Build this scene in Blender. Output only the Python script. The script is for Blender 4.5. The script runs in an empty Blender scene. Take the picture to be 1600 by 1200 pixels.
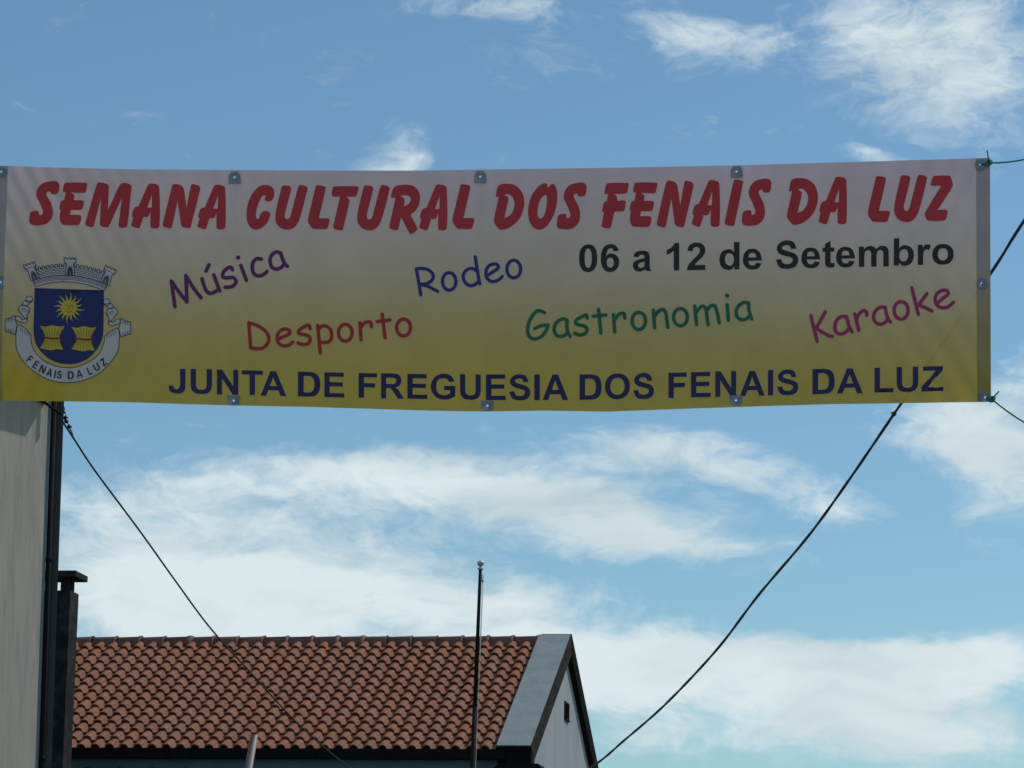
import bpy, bmesh, math, random
from math import sin, cos, tan, pi, radians, atan2, asin, sqrt, exp
from mathutils import Vector, Matrix
from mathutils.geometry import delaunay_2d_cdt

random.seed(7)
scene = bpy.context.scene
COL = scene.collection

# ------------------------------------------------------------------ camera
FPX, PITCH, ROLL = 5000.0, radians(11.5), 0.018     # focal length in pixels of a 1600 wide picture
CAM = Vector((0, 0, 1.6))
r0, u0, fw = Vector((1, 0, 0)), Vector((0, -sin(PITCH), cos(PITCH))), Vector((0, cos(PITCH), sin(PITCH)))
cu = cos(ROLL) * u0 - sin(ROLL) * r0
cr = cos(ROLL) * r0 + sin(ROLL) * u0
cam_data = bpy.data.cameras.new('camera')
cam = bpy.data.objects.new('camera', cam_data); COL.objects.link(cam)
cam_data.sensor_width = 36.0; cam_data.lens = FPX * 36.0 / 1600.0
cam_data.clip_end = 20000
m3 = Matrix((cr, cu, -fw)).transposed()
cam.matrix_world = Matrix.Translation(CAM) @ m3.to_4x4()
scene.camera = cam

def ray(px, py):
    return fw + cr * ((px - 800) / FPX) - cu * ((py - 600) / FPX)
def at(px, py, Y):                      # the point at depth Y seen at that place
    d = ray(px, py)
    return CAM + d * (Y / d.y)

# ------------------------------------------------------------------ light
SUN_AZ, SUN_EL = radians(52), radians(50)            # clockwise from +Y (the way the camera looks)
sdir = Vector((sin(SUN_AZ) * cos(SUN_EL), cos(SUN_AZ) * cos(SUN_EL), sin(SUN_EL)))
sl = bpy.data.lights.new('sun', 'SUN'); sl.energy = 3.4; sl.angle = radians(0.5); sl.color = (1.0, 0.94, 0.86)
so = bpy.data.objects.new('sun', sl); COL.objects.link(so)
so.rotation_euler = (-sdir).to_track_quat('-Z', 'Y').to_euler()
so.location = (30, -10, 60)
scene.view_settings.view_transform = 'Standard'
scene.view_settings.look = 'None'
scene.view_settings.exposure = -0.25
scene.view_settings.gamma = 1.0
scene.cycles.sample_clamp_indirect = 2.0

# ------------------------------------------------------------------ sky with clouds (world)
world = bpy.data.worlds.new('World'); scene.world = world; world.use_nodes = True
def build_world():
    nt = world.node_tree; N = nt.nodes; Lk = nt.links
    N.clear()
    def nd(t, **kw):
        n = N.new(t)
        for k, v in kw.items(): setattr(n, k, v)
        return n
    def math_(op, a, b=None, c=None, clamp=False):
        n = nd('ShaderNodeMath', operation=op); n.use_clamp = clamp
        for i, v in enumerate((a, b, c)):
            if v is None: continue
            if isinstance(v, (int, float)): n.inputs[i].default_value = v
            else: Lk.new(v, n.inputs[i])
        return n.outputs[0]
    out = nd('ShaderNodeOutputWorld'); bg = nd('ShaderNodeBackground')
    Lk.new(bg.outputs[0], out.inputs[0])
    sky = nd('ShaderNodeTexSky', sky_type='NISHITA'); sky.sun_disc = False
    sky.sun_elevation = SUN_EL; sky.sun_rotation = SUN_AZ
    sky.air_density = 1.0; sky.dust_density = 0.3; sky.ozone_density = 1.8
    STR = 0.10
    bg.inputs['Strength'].default_value = STR
    tint = nd('ShaderNodeMix', data_type='RGBA', blend_type='MULTIPLY'); tint.inputs[0].default_value = 1.0
    Lk.new(sky.outputs[0], tint.inputs[6]); tint.inputs[7].default_value = SKYTINT
    tc = nd('ShaderNodeTexCoord'); sep = nd('ShaderNodeSeparateXYZ'); Lk.new(tc.outputs['Generated'], sep.inputs[0])
    az = math_('ARCTAN2', sep.outputs[0], sep.outputs[1])
    el = math_('ARCSINE', sep.outputs[2])
    cb = nd('ShaderNodeCombineXYZ')
    Lk.new(math_('MULTIPLY', az, 5.0), cb.inputs[0]); Lk.new(math_('MULTIPLY', el, 5.0), cb.inputs[1])
    P = cb.outputs[0]
    # warp
    wn = nd('ShaderNodeTexNoise'); wn.inputs['Scale'].default_value = 5.0; wn.inputs['Detail'].default_value = 4
    mpw = nd('ShaderNodeMapping'); mpw.inputs['Scale'].default_value = (0.7, 1.6, 1); Lk.new(P, mpw.inputs[0]); Lk.new(mpw.outputs[0], wn.inputs['Vector'])
    vs = nd('ShaderNodeVectorMath', operation='SUBTRACT'); Lk.new(wn.outputs['Color'], vs.inputs[0]); vs.inputs[1].default_value = (.5, .5, .5)
    vm = nd('ShaderNodeVectorMath', operation='MULTIPLY'); Lk.new(vs.outputs[0], vm.inputs[0]); vm.inputs[1].default_value = (0.24, 0.11, 0)
    va = nd('ShaderNodeVectorMath', operation='ADD'); Lk.new(P, va.inputs[0]); Lk.new(vm.outputs[0], va.inputs[1])
    PW = va.outputs[0]
    def blob(cx, cy, rx, ry, ang, w):
        d = ray(cx, cy).normalized()
        a, e = atan2(d.x, d.y) * 5, asin(d.z) * 5
        mp = nd('ShaderNodeMapping', vector_type='TEXTURE')
        mp.inputs['Location'].default_value = (a, e, 0)
        mp.inputs['Rotation'].default_value = (0, 0, radians(ang))
        mp.inputs['Scale'].default_value = (rx / 1000 / max(cos(e / 5), .2), ry / 1000, 1)
        Lk.new(PW, mp.inputs[0])
        g = nd('ShaderNodeTexGradient', gradient_type='SPHERICAL'); Lk.new(mp.outputs[0], g.inputs[0])
        return g.outputs['Fac'], w
    total = None
    for b in CLOUDS:
        f, w = blob(*b)
        t = math_('MULTIPLY', f, w) if total is None else math_('MULTIPLY_ADD', f, w, total)
        total = t
    total = math_('MINIMUM', total, 1.15)
    # clouds over the rest of the sky, outside the blobs
    dr = ray(800, 640).normalized(); 
    mo = nd('ShaderNodeMapping', vector_type='TEXTURE'); mo.inputs['Location'].default_value = (atan2(dr.x, dr.y) * 5, asin(dr.z) * 5, 0)
    mo.inputs['Scale'].default_value = (2.3, 1.9, 1); Lk.new(P, mo.inputs[0])
    go = nd('ShaderNodeTexGradient', gradient_type='SPHERICAL'); Lk.new(mo.outputs[0], go.inputs[0])
    outside = math_('SUBTRACT', 1.0, math_('MULTIPLY', go.outputs['Fac'], 3.0, clamp=True))
    bn = nd('ShaderNodeTexNoise'); bn.inputs['Scale'].default_value = 0.9; bn.inputs['Detail'].default_value = 3; Lk.new(P, bn.inputs['Vector'])
    rest = math_('MULTIPLY', math_('MULTIPLY', bn.outputs['Fac'], 0.95), outside)
    total = math_('ADD', total, rest)
    # detail: horizontally drawn-out fractal noise plus finer puffs
    def fbm(sc, scale, detail, rough, seed, dist=0.0):
        mp = nd('ShaderNodeMapping'); mp.inputs['Scale'].default_value = sc; mp.inputs['Location'].default_value = (seed, seed * 1.7, seed)
        Lk.new(PW, mp.inputs[0])
        n = nd('ShaderNodeTexNoise'); n.inputs['Scale'].default_value = scale; n.inputs['Detail'].default_value = detail
        n.inputs['Roughness'].default_value = rough; n.inputs['Distortion'].default_value = dist; Lk.new(mp.outputs[0], n.inputs['Vector'])
        return n.outputs['Fac']
    n1 = fbm((1, 2.6, 1), 4.2, 9, 0.60, 3.1, 0.25)
    n2 = fbm((1, 1.6, 1), 13, 8, 0.62, 7.7, 0.3)
    n4 = fbm((1, 1.9, 1), 30, 6, 0.6, 21.7, 0.4)
    nn = math_('ADD', math_('ADD', math_('MULTIPLY', n1, 0.50), math_('MULTIPLY', n2, 0.32)), math_('MULTIPLY', n4, 0.18))
    dens = math_('MULTIPLY_ADD', math_('SUBTRACT', nn, 0.5), 2.75, total)
    mr = nd('ShaderNodeMapRange', interpolation_type='SMOOTHSTEP'); Lk.new(dens, mr.inputs[0])
    mr.inputs[1].default_value = 0.15; mr.inputs[2].default_value = 1.06
    mr.inputs[3].default_value = 0.0; mr.inputs[4].default_value = 0.97
    # thick cloud varies a little between bright and grey
    n3 = fbm((0.8, 2.8, 1), 3.2, 6, 0.5, 12.3, 0.2)
    cr_ = nd('ShaderNodeValToRGB'); Lk.new(n3, cr_.inputs[0])
    cr_.color_ramp.elements[0].position = 0.30; cr_.color_ramp.elements[0].color = CLOUD_DARK
    cr_.color_ramp.elements[1].position = 0.55; cr_.color_ramp.elements[1].color = CLOUD_LIGHT
    cs = nd('ShaderNodeVectorMath', operation='SCALE'); Lk.new(cr_.outputs[0], cs.inputs[0]); cs.inputs['Scale'].default_value = 1.0 / STR
    mx = nd('ShaderNodeMix', data_type='RGBA'); Lk.new(mr.outputs[0], mx.inputs[0]); Lk.new(tint.outputs[2], mx.inputs[6]); Lk.new(cs.outputs[0], mx.inputs[7])
    Lk.new(mx.outputs[2], bg.inputs['Color'])

SKYTINT = (0.765, 1.01, 1.06, 1)
CLOUD_DARK, CLOUD_LIGHT = (0.62, 0.75, 0.80, 1), (0.86, 0.97, 1.0, 1)
#  x, y, radius x, radius y, tilt, weight   (where the clouds stand in the sky)
CLOUDS = [
 (1530, 90, 300, 130, -24, .42), (1370, 85, 190, 90, -30, .28), (1560, 165, 210, 85, -14, .38), (1290, 110, 100, 60, 20, .22),
 (1090, 45, 170, 75, -16, .46), (1170, 80, 110, 75, 0, .36), (1015, 45, 120, 60, 0, .42), (1590, 20, 160, 70, 0, .4), (1440, 195, 170, 60, -15, .42),
 (1390, 40, 260, 75, -8, .26), (1450, 140, 360, 200, -18, .24), (1090, 70, 160, 60, 0, .15), (830, 85, 130, 50, 0, .50), (640, 14, 230, 34, 0, .44), (820, 10, 150, 32, 0, .45), (235, 165, 60, 26, 0, .48),
 (612, 246, 95, 70, 30, .95), (1355, 246, 95, 26, -4, .55), (1590, 235, 60, 30, 0, .2),
 (640, 755, 420, 85, 2, .70), (860, 790, 360, 95, -8, .62), (1010, 845, 280, 80, -8, .85), (450, 740, 220, 60, 0, .35),
 (1000, 700, 240, 55, -6, .62), (1150, 745, 260, 60, -14, .62), (1290, 770, 170, 60, -8, .45), (1390, 690, 120, 36, -8, .45),
 (1560, 690, 230, 120, 0, .95), (1600, 760, 130, 95, 0, .6), (1600, 575, 110, 75, 0, .6), (1510, 650, 120, 60, 0, .45),
 (300, 760, 340, 50, 3, .32), (600, 730, 260, 34, 2, .25), (330, 860, 420, 120, 0, .66), (180, 815, 250, 110, 0, .46), (560, 860, 420, 70, -3, .5), (500, 960, 620, 95, 0, 1.05), (780, 940, 300, 42, 0, .6), (250, 960, 350, 110, 0, .6),
 (880, 1060, 260, 110, -6, .8), (1150, 1060, 480, 105, -2, 1.0), (1400, 1030, 330, 70, 4, .62), (1590, 1020, 150, 50, 6, .5),
 (1520, 1045, 330, 80, 0, .50), (1480, 1150, 230, 60, 0, .35), (1100, 1010, 420, 40, -1, .35),
 (1380, 1130, 300, 90, -6, .66), (1150, 1150, 260, 70, 0, .45), (980, 1180, 160, 60, 0, .3), (1300, 800, 60, 40, 0, .2), (390, 690, 110, 34, 0, .3),
]
build_world()

# ------------------------------------------------------------------ helpers: objects
def tag(o, label=None, cat=None, group=None, kind=None):
    if label: o['label'] = label
    if cat: o['category'] = cat
    if group: o['group'] = group
    if kind: o['kind'] = kind
    return o
def empty(name, loc, label, cat, group=None):
    o = bpy.data.objects.new(name, None); COL.objects.link(o); o.location = loc
    o.empty_display_size = 0.3
    return tag(o, label, cat, group)
class MB:
    def __init__(self): self.v = []; self.f = []; self.t = []
    def add(self, verts, faces, tint=None):
        o = len(self.v); self.v += [Vector(p) for p in verts]
        self.f += [tuple(i + o for i in f) for f in faces]
        self.t += [random.random() if tint is None else tint] * len(verts)
    def box(self, O, X, Y, Z, x, y, z):     # box in the frame (O; X,Y,Z)
        vs = [O + X * a + Y * b + Z * c for a in x for b in y for c in z]
        self.add(vs, [(0, 1, 3, 2), (4, 6, 7, 5), (0, 4, 5, 1), (2, 3, 7, 6), (0, 2, 6, 4), (1, 5, 7, 3)])
    def tube(self, pts, rad, n=8, caps=True):
        pts = [Vector(p) for p in pts]; k = len(pts)
        if isinstance(rad, (int, float)): rad = [rad] * k
        vs = []; prev = None
        for i, p in enumerate(pts):
            t = (pts[min(i + 1, k - 1)] - pts[max(i - 1, 0)]).normalized()
            if prev is None:
                a = t.cross(Vector((0, 0, 1)))
                if a.length < 1e-3: a = t.cross(Vector((1, 0, 0)))
                a.normalize()
            else:
                a = (prev - t * prev.dot(t)).normalized()
            prev = a; b = t.cross(a)
            vs += [p + (a * cos(2 * pi * j / n) + b * sin(2 * pi * j / n)) * rad[i] for j in range(n)]
        fs = [(i * n + j, i * n + (j + 1) % n, (i + 1) * n + (j + 1) % n, (i + 1) * n + j) for i in range(k - 1) for j in range(n)]
        if caps: fs += [tuple(range(n))[::-1], tuple(range((k - 1) * n, k * n))]
        self.add(vs, fs)
    def lathe(self, base, axis, prof, n=12):    # prof: (height along the axis, radius)
        self.tube([Vector(base) + axis * h for h, _ in prof], [r for _, r in prof], n)
    def build(self, name, mat, parent=None, smooth=False, bevel=0):
        me = bpy.data.meshes.new(name); 
        off = parent_loc(parent)
        me.from_pydata([p - off for p in self.v], [], self.f); me.update()
        a = me.attributes.new('tint', 'FLOAT', 'POINT'); a.data.foreach_set('value', self.t)
        bm = bmesh.new(); bm.from_mesh(me); bmesh.ops.recalc_face_normals(bm, faces=bm.faces)
        if bevel: bmesh.ops.bevel(bm, geom=list(bm.edges), offset=bevel, segments=2, affect='EDGES', profile=.6)
        bm.to_mesh(me); bm.free()
        if smooth: me.polygons.foreach_set('use_smooth', [True] * len(me.polygons))
        me.materials.append(mat)
        o = bpy.data.objects.new(name, me); COL.objects.link(o)
        if parent: o.parent = parent
        return o
def parent_loc(p):
    v = Vector((0, 0, 0))
    while p is not None: v = v + Vector(p.location); p = p.parent
    return v

# ------------------------------------------------------------------ helpers: materials
def mat(name, base, rough=0.8, var=0.15, scale=6.0, dark=None, dark_amt=0.0, dark_scale=1.5, stretch=(1, 1, 1), bump=0.0, bump_scale=40, metal=0.0, tint=0.0, spec=0.4):
    m = bpy.data.materials.new(name); m.use_nodes = True
    nt = m.node_tree; N = nt.nodes; L = nt.links; b = N['Principled BSDF']
    b.inputs['Roughness'].default_value = rough; b.inputs['Metallic'].default_value = metal
    b.inputs['Specular IOR Level'].default_value = spec
    tc = N.new('ShaderNodeTexCoord'); mp = N.new('ShaderNodeMapping'); mp.inputs['Scale'].default_value = stretch
    L.new(tc.outputs['Object'], mp.inputs[0])
    n = N.new('ShaderNodeTexNoise'); n.inputs['Scale'].default_value = scale; n.inputs['Detail'].default_value = 6; n.inputs['Roughness'].default_value = .6
    L.new(mp.outputs[0], n.inputs['Vector'])
    r = N.new('ShaderNodeValToRGB'); L.new(n.outputs['Fac'], r.inputs[0])
    c = Vector(base)
    r.color_ramp.elements[0].position = .3; r.color_ramp.elements[0].color = (*(c * (1 - var)), 1)
    r.color_ramp.elements[1].position = .7; r.color_ramp.elements[1].color = (*(c * (1 + var)), 1)
    col = r.outputs[0]
    if dark is not None:
        n2 = N.new('ShaderNodeTexNoise'); n2.inputs['Scale'].default_value = dark_scale; n2.inputs['Detail'].default_value = 8; n2.inputs['Roughness'].default_value = .7
        L.new(mp.outputs[0], n2.inputs['Vector'])
        r2 = N.new('ShaderNodeValToRGB'); L.new(n2.outputs['Fac'], r2.inputs[0])
        r2.color_ramp.elements[0].position = .47; r2.color_ramp.elements[0].color = (0, 0, 0, 1)
        r2.color_ramp.elements[1].position = .68; r2.color_ramp.elements[1].color = (dark_amt,) * 3 + (1,)
        mx = N.new('ShaderNodeMix'); mx.data_type = 'RGBA'; L.new(r2.outputs[0], mx.inputs[0]); L.new(col, mx.inputs[6]); mx.inputs[7].default_value = (*dark, 1)
        col = mx.outputs[2]
    if tint:
        at_ = N.new('ShaderNodeAttribute'); at_.attribute_name = 'tint'
        hs = N.new('ShaderNodeHueSaturation')
        mr = N.new('ShaderNodeMapRange'); L.new(at_.outputs['Fac'], mr.inputs[0]); mr.inputs[3].default_value = 1 - tint; mr.inputs[4].default_value = 1 + tint
        L.new(mr.outputs[0], hs.inputs['Value'])
        mr2 = N.new('ShaderNodeMapRange')
        w = N.new('ShaderNodeMath'); w.operation = 'FRACT'; w2 = N.new('ShaderNodeMath'); w2.operation = 'MULTIPLY'; w2.inputs[1].default_value = 7.31
        L.new(at_.outputs['Fac'], w2.inputs[0]); L.new(w2.outputs[0], w.inputs[0]); L.new(w.outputs[0], mr2.inputs[0])
        mr2.inputs[3].default_value = 0.93; mr2.inputs[4].default_value = 1.06; L.new(mr2.outputs[0], hs.inputs['Saturation'])
        L.new(col, hs.inputs['Color']); col = hs.outputs[0]
    L.new(col, b.inputs['Base Color'])
    if bump:
        n3 = N.new('ShaderNodeTexNoise'); n3.inputs['Scale'].default_value = bump_scale; n3.inputs['Detail'].default_value = 5; L.new(mp.outputs[0], n3.inputs['Vector'])
        bp = N.new('ShaderNodeBump'); bp.inputs['Strength'].default_value = bump; bp.inputs['Distance'].default_value = .02
        L.new(n3.outputs['Fac'], bp.inputs['Height']); L.new(bp.outputs[0], b.inputs['Normal'])
    return m

TRANSL = 0.25
def cloth(name, color=None, ramp=None, transl=TRANSL, clear=0.025, weave=True):
    """printed banner vinyl: diffuse front, some light comes through, a few open pores"""
    m = bpy.data.materials.new(name); m.use_nodes = True
    nt = m.node_tree; N = nt.nodes; L = nt.links; N.clear()
    out = N.new('ShaderNodeOutputMaterial')
    df = N.new('ShaderNodeBsdfDiffuse'); tr = N.new('ShaderNodeBsdfTranslucent'); gl = N.new('ShaderNodeBsdfGlossy'); gl.inputs['Roughness'].default_value = .45
    tp = N.new('ShaderNodeBsdfTransparent')
    tc = N.new('ShaderNodeTexCoord')
    nz = N.new('ShaderNodeTexNoise'); nz.inputs['Scale'].default_value = 3.5; nz.inputs['Detail'].default_value = 5; L.new(tc.outputs['Object'], nz.inputs['Vector'])
    if ramp:
        sp = N.new('ShaderNodeSeparateXYZ'); L.new(tc.outputs['Generated'], sp.inputs[0])
        ad = N.new('ShaderNodeMath'); ad.operation = 'MULTIPLY_ADD'; L.new(nz.outputs['Fac'], ad.inputs[0]); ad.inputs[1].default_value = .03; L.new(sp.outputs[2], ad.inputs[2])
        cr_ = N.new('ShaderNodeValToRGB'); L.new(ad.outputs[0], cr_.inputs[0]); e = cr_.color_ramp.elements
        while len(e) < len(ramp): e.new(.5)
        for i, (p, c) in enumerate(ramp): e[i].position = p; e[i].color = (*c, 1)
        col = cr_.outputs[0]
    else:
        rg = N.new('ShaderNodeRGB'); rg.outputs[0].default_value = (*color, 1); col = rg.outputs[0]
    mr = N.new('ShaderNodeMapRange'); L.new(nz.outputs['Fac'], mr.inputs[0]); mr.inputs[1].default_value = .3; mr.inputs[2].default_value = .7; mr.inputs[3].default_value = .94; mr.inputs[4].default_value = 1.05
    vm = N.new('ShaderNodeVectorMath'); vm.operation = 'SCALE'; L.new(col, vm.inputs[0]); L.new(mr.outputs[0], vm.inputs['Scale']); col = vm.outputs[0]
    L.new(col, df.inputs[0]); L.new(col, tr.inputs[0])
    if weave:
        wv = N.new('ShaderNodeTexNoise'); wv.inputs['Scale'].default_value = 60; wv.inputs['Detail'].default_value = 3; L.new(tc.outputs['Object'], wv.inputs['Vector'])
        bp = N.new('ShaderNodeBump'); bp.inputs['Strength'].default_value = .12; bp.inputs['Distance'].default_value = .004; L.new(wv.outputs['Fac'], bp.inputs['Height'])
        for s in (df, tr, gl): L.new(bp.outputs[0], s.inputs['Normal'])
    a = N.new('ShaderNodeMixShader'); a.inputs[0].default_value = transl; L.new(df.outputs[0], a.inputs[1]); L.new(tr.outputs[0], a.inputs[2])
    b = N.new('ShaderNodeMixShader'); b.inputs[0].default_value = .03; L.new(a.outputs[0], b.inputs[1]); L.new(gl.outputs[0], b.inputs[2])
    c = N.new('ShaderNodeMixShader'); c.inputs[0].default_value = clear; L.new(b.outputs[0], c.inputs[1]); L.new(tp.outputs[0], c.inputs[2])
    L.new(c.outputs[0], out.inputs[0])
    return m

# ------------------------------------------------------------------ ground and street
M_grass = mat('dry_ground', (.12, .12, .09), .95, .25, .8, bump=.3)
M_asphalt = mat('asphalt', (.05, .05, .052), .9, .2, 3, bump=.3)
M_pave = mat('pavement', (.22, .21, .2), .9, .12, 2)
def structure(name, mb, m): return tag(mb.build(name, m), kind='structure')
X, Y, Z = Vector((1, 0, 0)), Vector((0, 1, 0)), Vector((0, 0, 1))
O0 = Vector((0, 0, 0))
g = MB(); g.add([(-3000, -3000, 0), (3000, -3000, 0), (3000, 3000, 0), (-3000, 3000, 0)], [(0, 1, 2, 3)]); structure('ground', g, M_grass)
g = MB(); g.add([(-4.2, -60, .004), (4.2, -60, .004), (4.2, 42, .004), (-4.2, 42, .004)], [(0, 1, 2, 3)]); structure('road', g, M_asphalt)
g = MB()
for s in (-1, 1): g.box(O0, X, Y, Z, sorted((s * 4.2, s * 5.8)), (-60, 42), (-.2, .12))
structure('pavement', g, M_pave)

# ------------------------------------------------------------------ the banner
BY = 16.0
TOP = [(-12, 259), (12, 259), (60, 261), (200, 264.5), (360, 265.5), (540, 266.5), (640, 266.5), (750, 265), (900, 263), (1150, 258.5), (1400, 251), (1525, 247.2), (1546, 246.5)]
BOT = [(-12, 625.5), (90, 627), (200, 628.5), (290, 631.5), (365, 633.5), (490, 636), (600, 639.5), (700, 642.3), (760, 643), (850, 641.6), (950, 643.2), (1050, 639.5), (1150, 636), (1230, 633.5), (1300, 631.5), (1410, 630), (1500, 628.5), (1549, 628)]
def interp(tab, x):
    for (x0, y0), (x1, y1) in zip(tab, tab[1:]):
        if x <= x1: return y0 + (y1 - y0) * (x - x0) / (x1 - x0)
    return tab[-1][1]
def wave(px, py):
    w = .035 * sin(px / 1546 * 2 * pi * 1.5 + .6) * sin(pi * min(max((py - 255) / 375, 0), 1)) + .012 * sin(px / 190 + py / 400) + .004 * sin(px / 61 + 1.3 + py / 150)
    for cx, cy, sx, sy, lam, ph in ((0, 262, .45, .9, 26, 0), (1540, 250, -.45, .9, 34, 1), (1545, 625, -.5, -.86, 38, 2), (0, 625, .5, -.86, 36, .5)):
        dx, dy = px - cx, py - cy; r = sqrt(dx * dx + dy * dy)
        t = (-sy * dx + sx * dy)
        w += .008 * exp(-r / 120) * min(r / 25, 1) * sin(2 * pi * t / lam + ph)
    for ex, ey in TABS:                     # small pull folds at the eyelets
        dx, dy = px - ex, py - ey
        w += .004 * exp(-(abs(dx) / 34 + abs(dy) / 60)) * sin(dx / 5.0)
    return w
TABS = [(366.5, 277), (750.5, 276), (1151, 268), (365, 626), (761.5, 634), (1150, 625.5)]
ENDTABS = [(2, 268), (1, 441), (1532, 257), (1534, 443), (1540, 621)]
def bp(px, py, off=0.0):
    d = ray(px, py); yy = BY + wave(px, py) - off
    return CAM + d * (yy / d.y)

bc = at(768, 445, BY)
banner = empty('street_banner', bc, 'long white and yellow festival banner with red headline stretched across the street', 'banner')
YEL = (.43, .325, .018)
M_fabric = cloth('printed_vinyl', ramp=[(.03, YEL), (.16, (.42, .315, .032)), (.36, (.43, .34, .12)), (.56, (.49, .40, .29)), (.74, (.53, .435, .40)), (1.0, (.57, .455, .51))])
M_hem = cloth('hem_vinyl', ramp=[(.0, (.36, .30, .06)), (.3, (.40, .33, .14)), (.6, (.44, .385, .36)), (1.0, (.48, .40, .46))], transl=.2, clear=0)
HOLES = TABS + ENDTABS
def build_sheet():
    nx, ny = 392, 94
    x0, x1 = -10.0, 1547.0
    vs = []; fs = []
    for j in range(ny + 1):
        v = j / ny
        for i in range(nx + 1):
            px = x0 + (x1 - x0) * i / nx
            t, b = interp(TOP, px), interp(BOT, px)
            py = t + (b - t) * v
            vs.append(bp(px + (1.5 * v if i == nx else 0), py) - bc)
    for j in range(ny):
        for i in range(nx):
            px = x0 + (x1 - x0) * (i + .5) / nx; t, b = interp(TOP, px), interp(BOT, px); py = t + (b - t) * (j + .5) / ny
            if any(abs(px - hx) < 4.1 and abs(py - hy) < 4.1 for hx, hy in HOLES): continue
            k = j * (nx + 1) + i
            fs.append((k, k + 1, k + nx + 2, k + nx + 1))
    me = bpy.data.meshes.new('fabric'); me.from_pydata(vs, [], fs); me.update()
    me.polygons.foreach_set('use_smooth', [True] * len(fs)); me.materials.append(M_fabric)
    o = bpy.data.objects.new('fabric', me); COL.objects.link(o); o.parent = banner
build_sheet()

# ---- flat shapes on the banner: outlines are triangulated in the plane and laid on the sheet
def parse(s):
    pts = []
    for w in s.split():
        sm = w.endswith('~'); a, b = w.rstrip('~').split(','); pts.append((float(a), float(b), sm))
    return pts
def sample(pts, closed=True, step=None, k=5):
    n = len(pts); out = []
    for i in range(n if closed else n - 1):
        a, b = pts[i], pts[(i + 1) % n]
        A, B = Vector(a[:2]), Vector(b[:2]); L_ = (B - A).length
        out.append(A)
        if not (a[2] or b[2]): continue
        def tan_(q, prv, nxt, chord):
            if q[2] and prv is not None and nxt is not None:
                t = Vector(nxt[:2]) - Vector(prv[:2])
                if t.length > 1e-6: return t.normalized() * L_
            return chord
        pa = pts[(i - 1) % n] if closed or i > 0 else None
        nb = pts[(i + 2) % n] if closed or i + 2 < n else None
        ta = tan_(a, pa, b, B - A); tb = tan_(b, a, nb, B - A)
        for j in range(1, k):
            t = j / k; t2 = t * t; t3 = t2 * t
            out.append(A * (2 * t3 - 3 * t2 + 1) + ta * (t3 - 2 * t2 + t) + B * (-2 * t3 + 3 * t2) + tb * (t3 - t2))
    if not closed: out.append(Vector(pts[-1][:2]))
    return out
def in_contours(p, cs):                 # even-odd
    r = False
    for c in cs:
        n = len(c)
        for i in range(n):
            a, b = c[i], c[i - 1]
            if (a.y > p.y) != (b.y > p.y) and p.x < (b.x - a.x) * (p.y - a.y) / (b.y - a.y) + a.x: r = not r
    return r
def seg_d(p, a, b):
    d = b - a; l = d.length_squared
    t = 0 if l < 1e-12 else max(0, min(1, (p - a).dot(d) / l))
    return (p - a - d * t).length
class Outline:                           # filled shape with holes
    def __init__(s, cs): s.cs = cs
    def inside(s, p): return in_contours(p, s.cs)
    def loops(s): return s.cs
class Stroke:                            # round ended pen stroke
    def __init__(s, pts, r):
        q = [pts[0]]
        for p in pts[1:]:
            if (p - q[-1]).length > .25: q.append(p)
        s.p, s.r = q, r
    def inside(s, p):
        if len(s.p) == 1: return (p - s.p[0]).length <= s.r
        return any(seg_d(p, a, b) <= s.r * 1.002 for a, b in zip(s.p, s.p[1:]))
    def loops(s):
        P, r = s.p, s.r
        if len(P) == 1: return [[P[0] + Vector((cos(2 * pi * i / 14), sin(2 * pi * i / 14))) * r for i in range(14)]]
        closed = (P[0] - P[-1]).length < .3 and len(P) > 4
        L_, R_ = [], []
        n = len(P)
        for i in range(n):
            if closed: t = P[(i + 1) % n if i < n - 1 else 1] - P[i - 1 if i > 0 else n - 2]
            else: t = P[min(i + 1, n - 1)] - P[max(i - 1, 0)]
            t.normalize(); nn = Vector((-t.y, t.x))
            L_.append(P[i] + nn * r); R_.append(P[i] - nn * r)
        if closed: return [L_[:-1], R_[:-1]]
        def cap(c, t):
            a0 = atan2(t.y, t.x)
            return [c + Vector((cos(a0 + pi / 2 - pi * i / 7), sin(a0 + pi / 2 - pi * i / 7))) * r for i in range(1, 7)]
        te = (P[-1] - P[-2]).normalized(); ts = (P[0] - P[1]).normalized()
        return [L_ + cap(P[-1], te) + R_[::-1] + cap(P[0], ts)]
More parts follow.
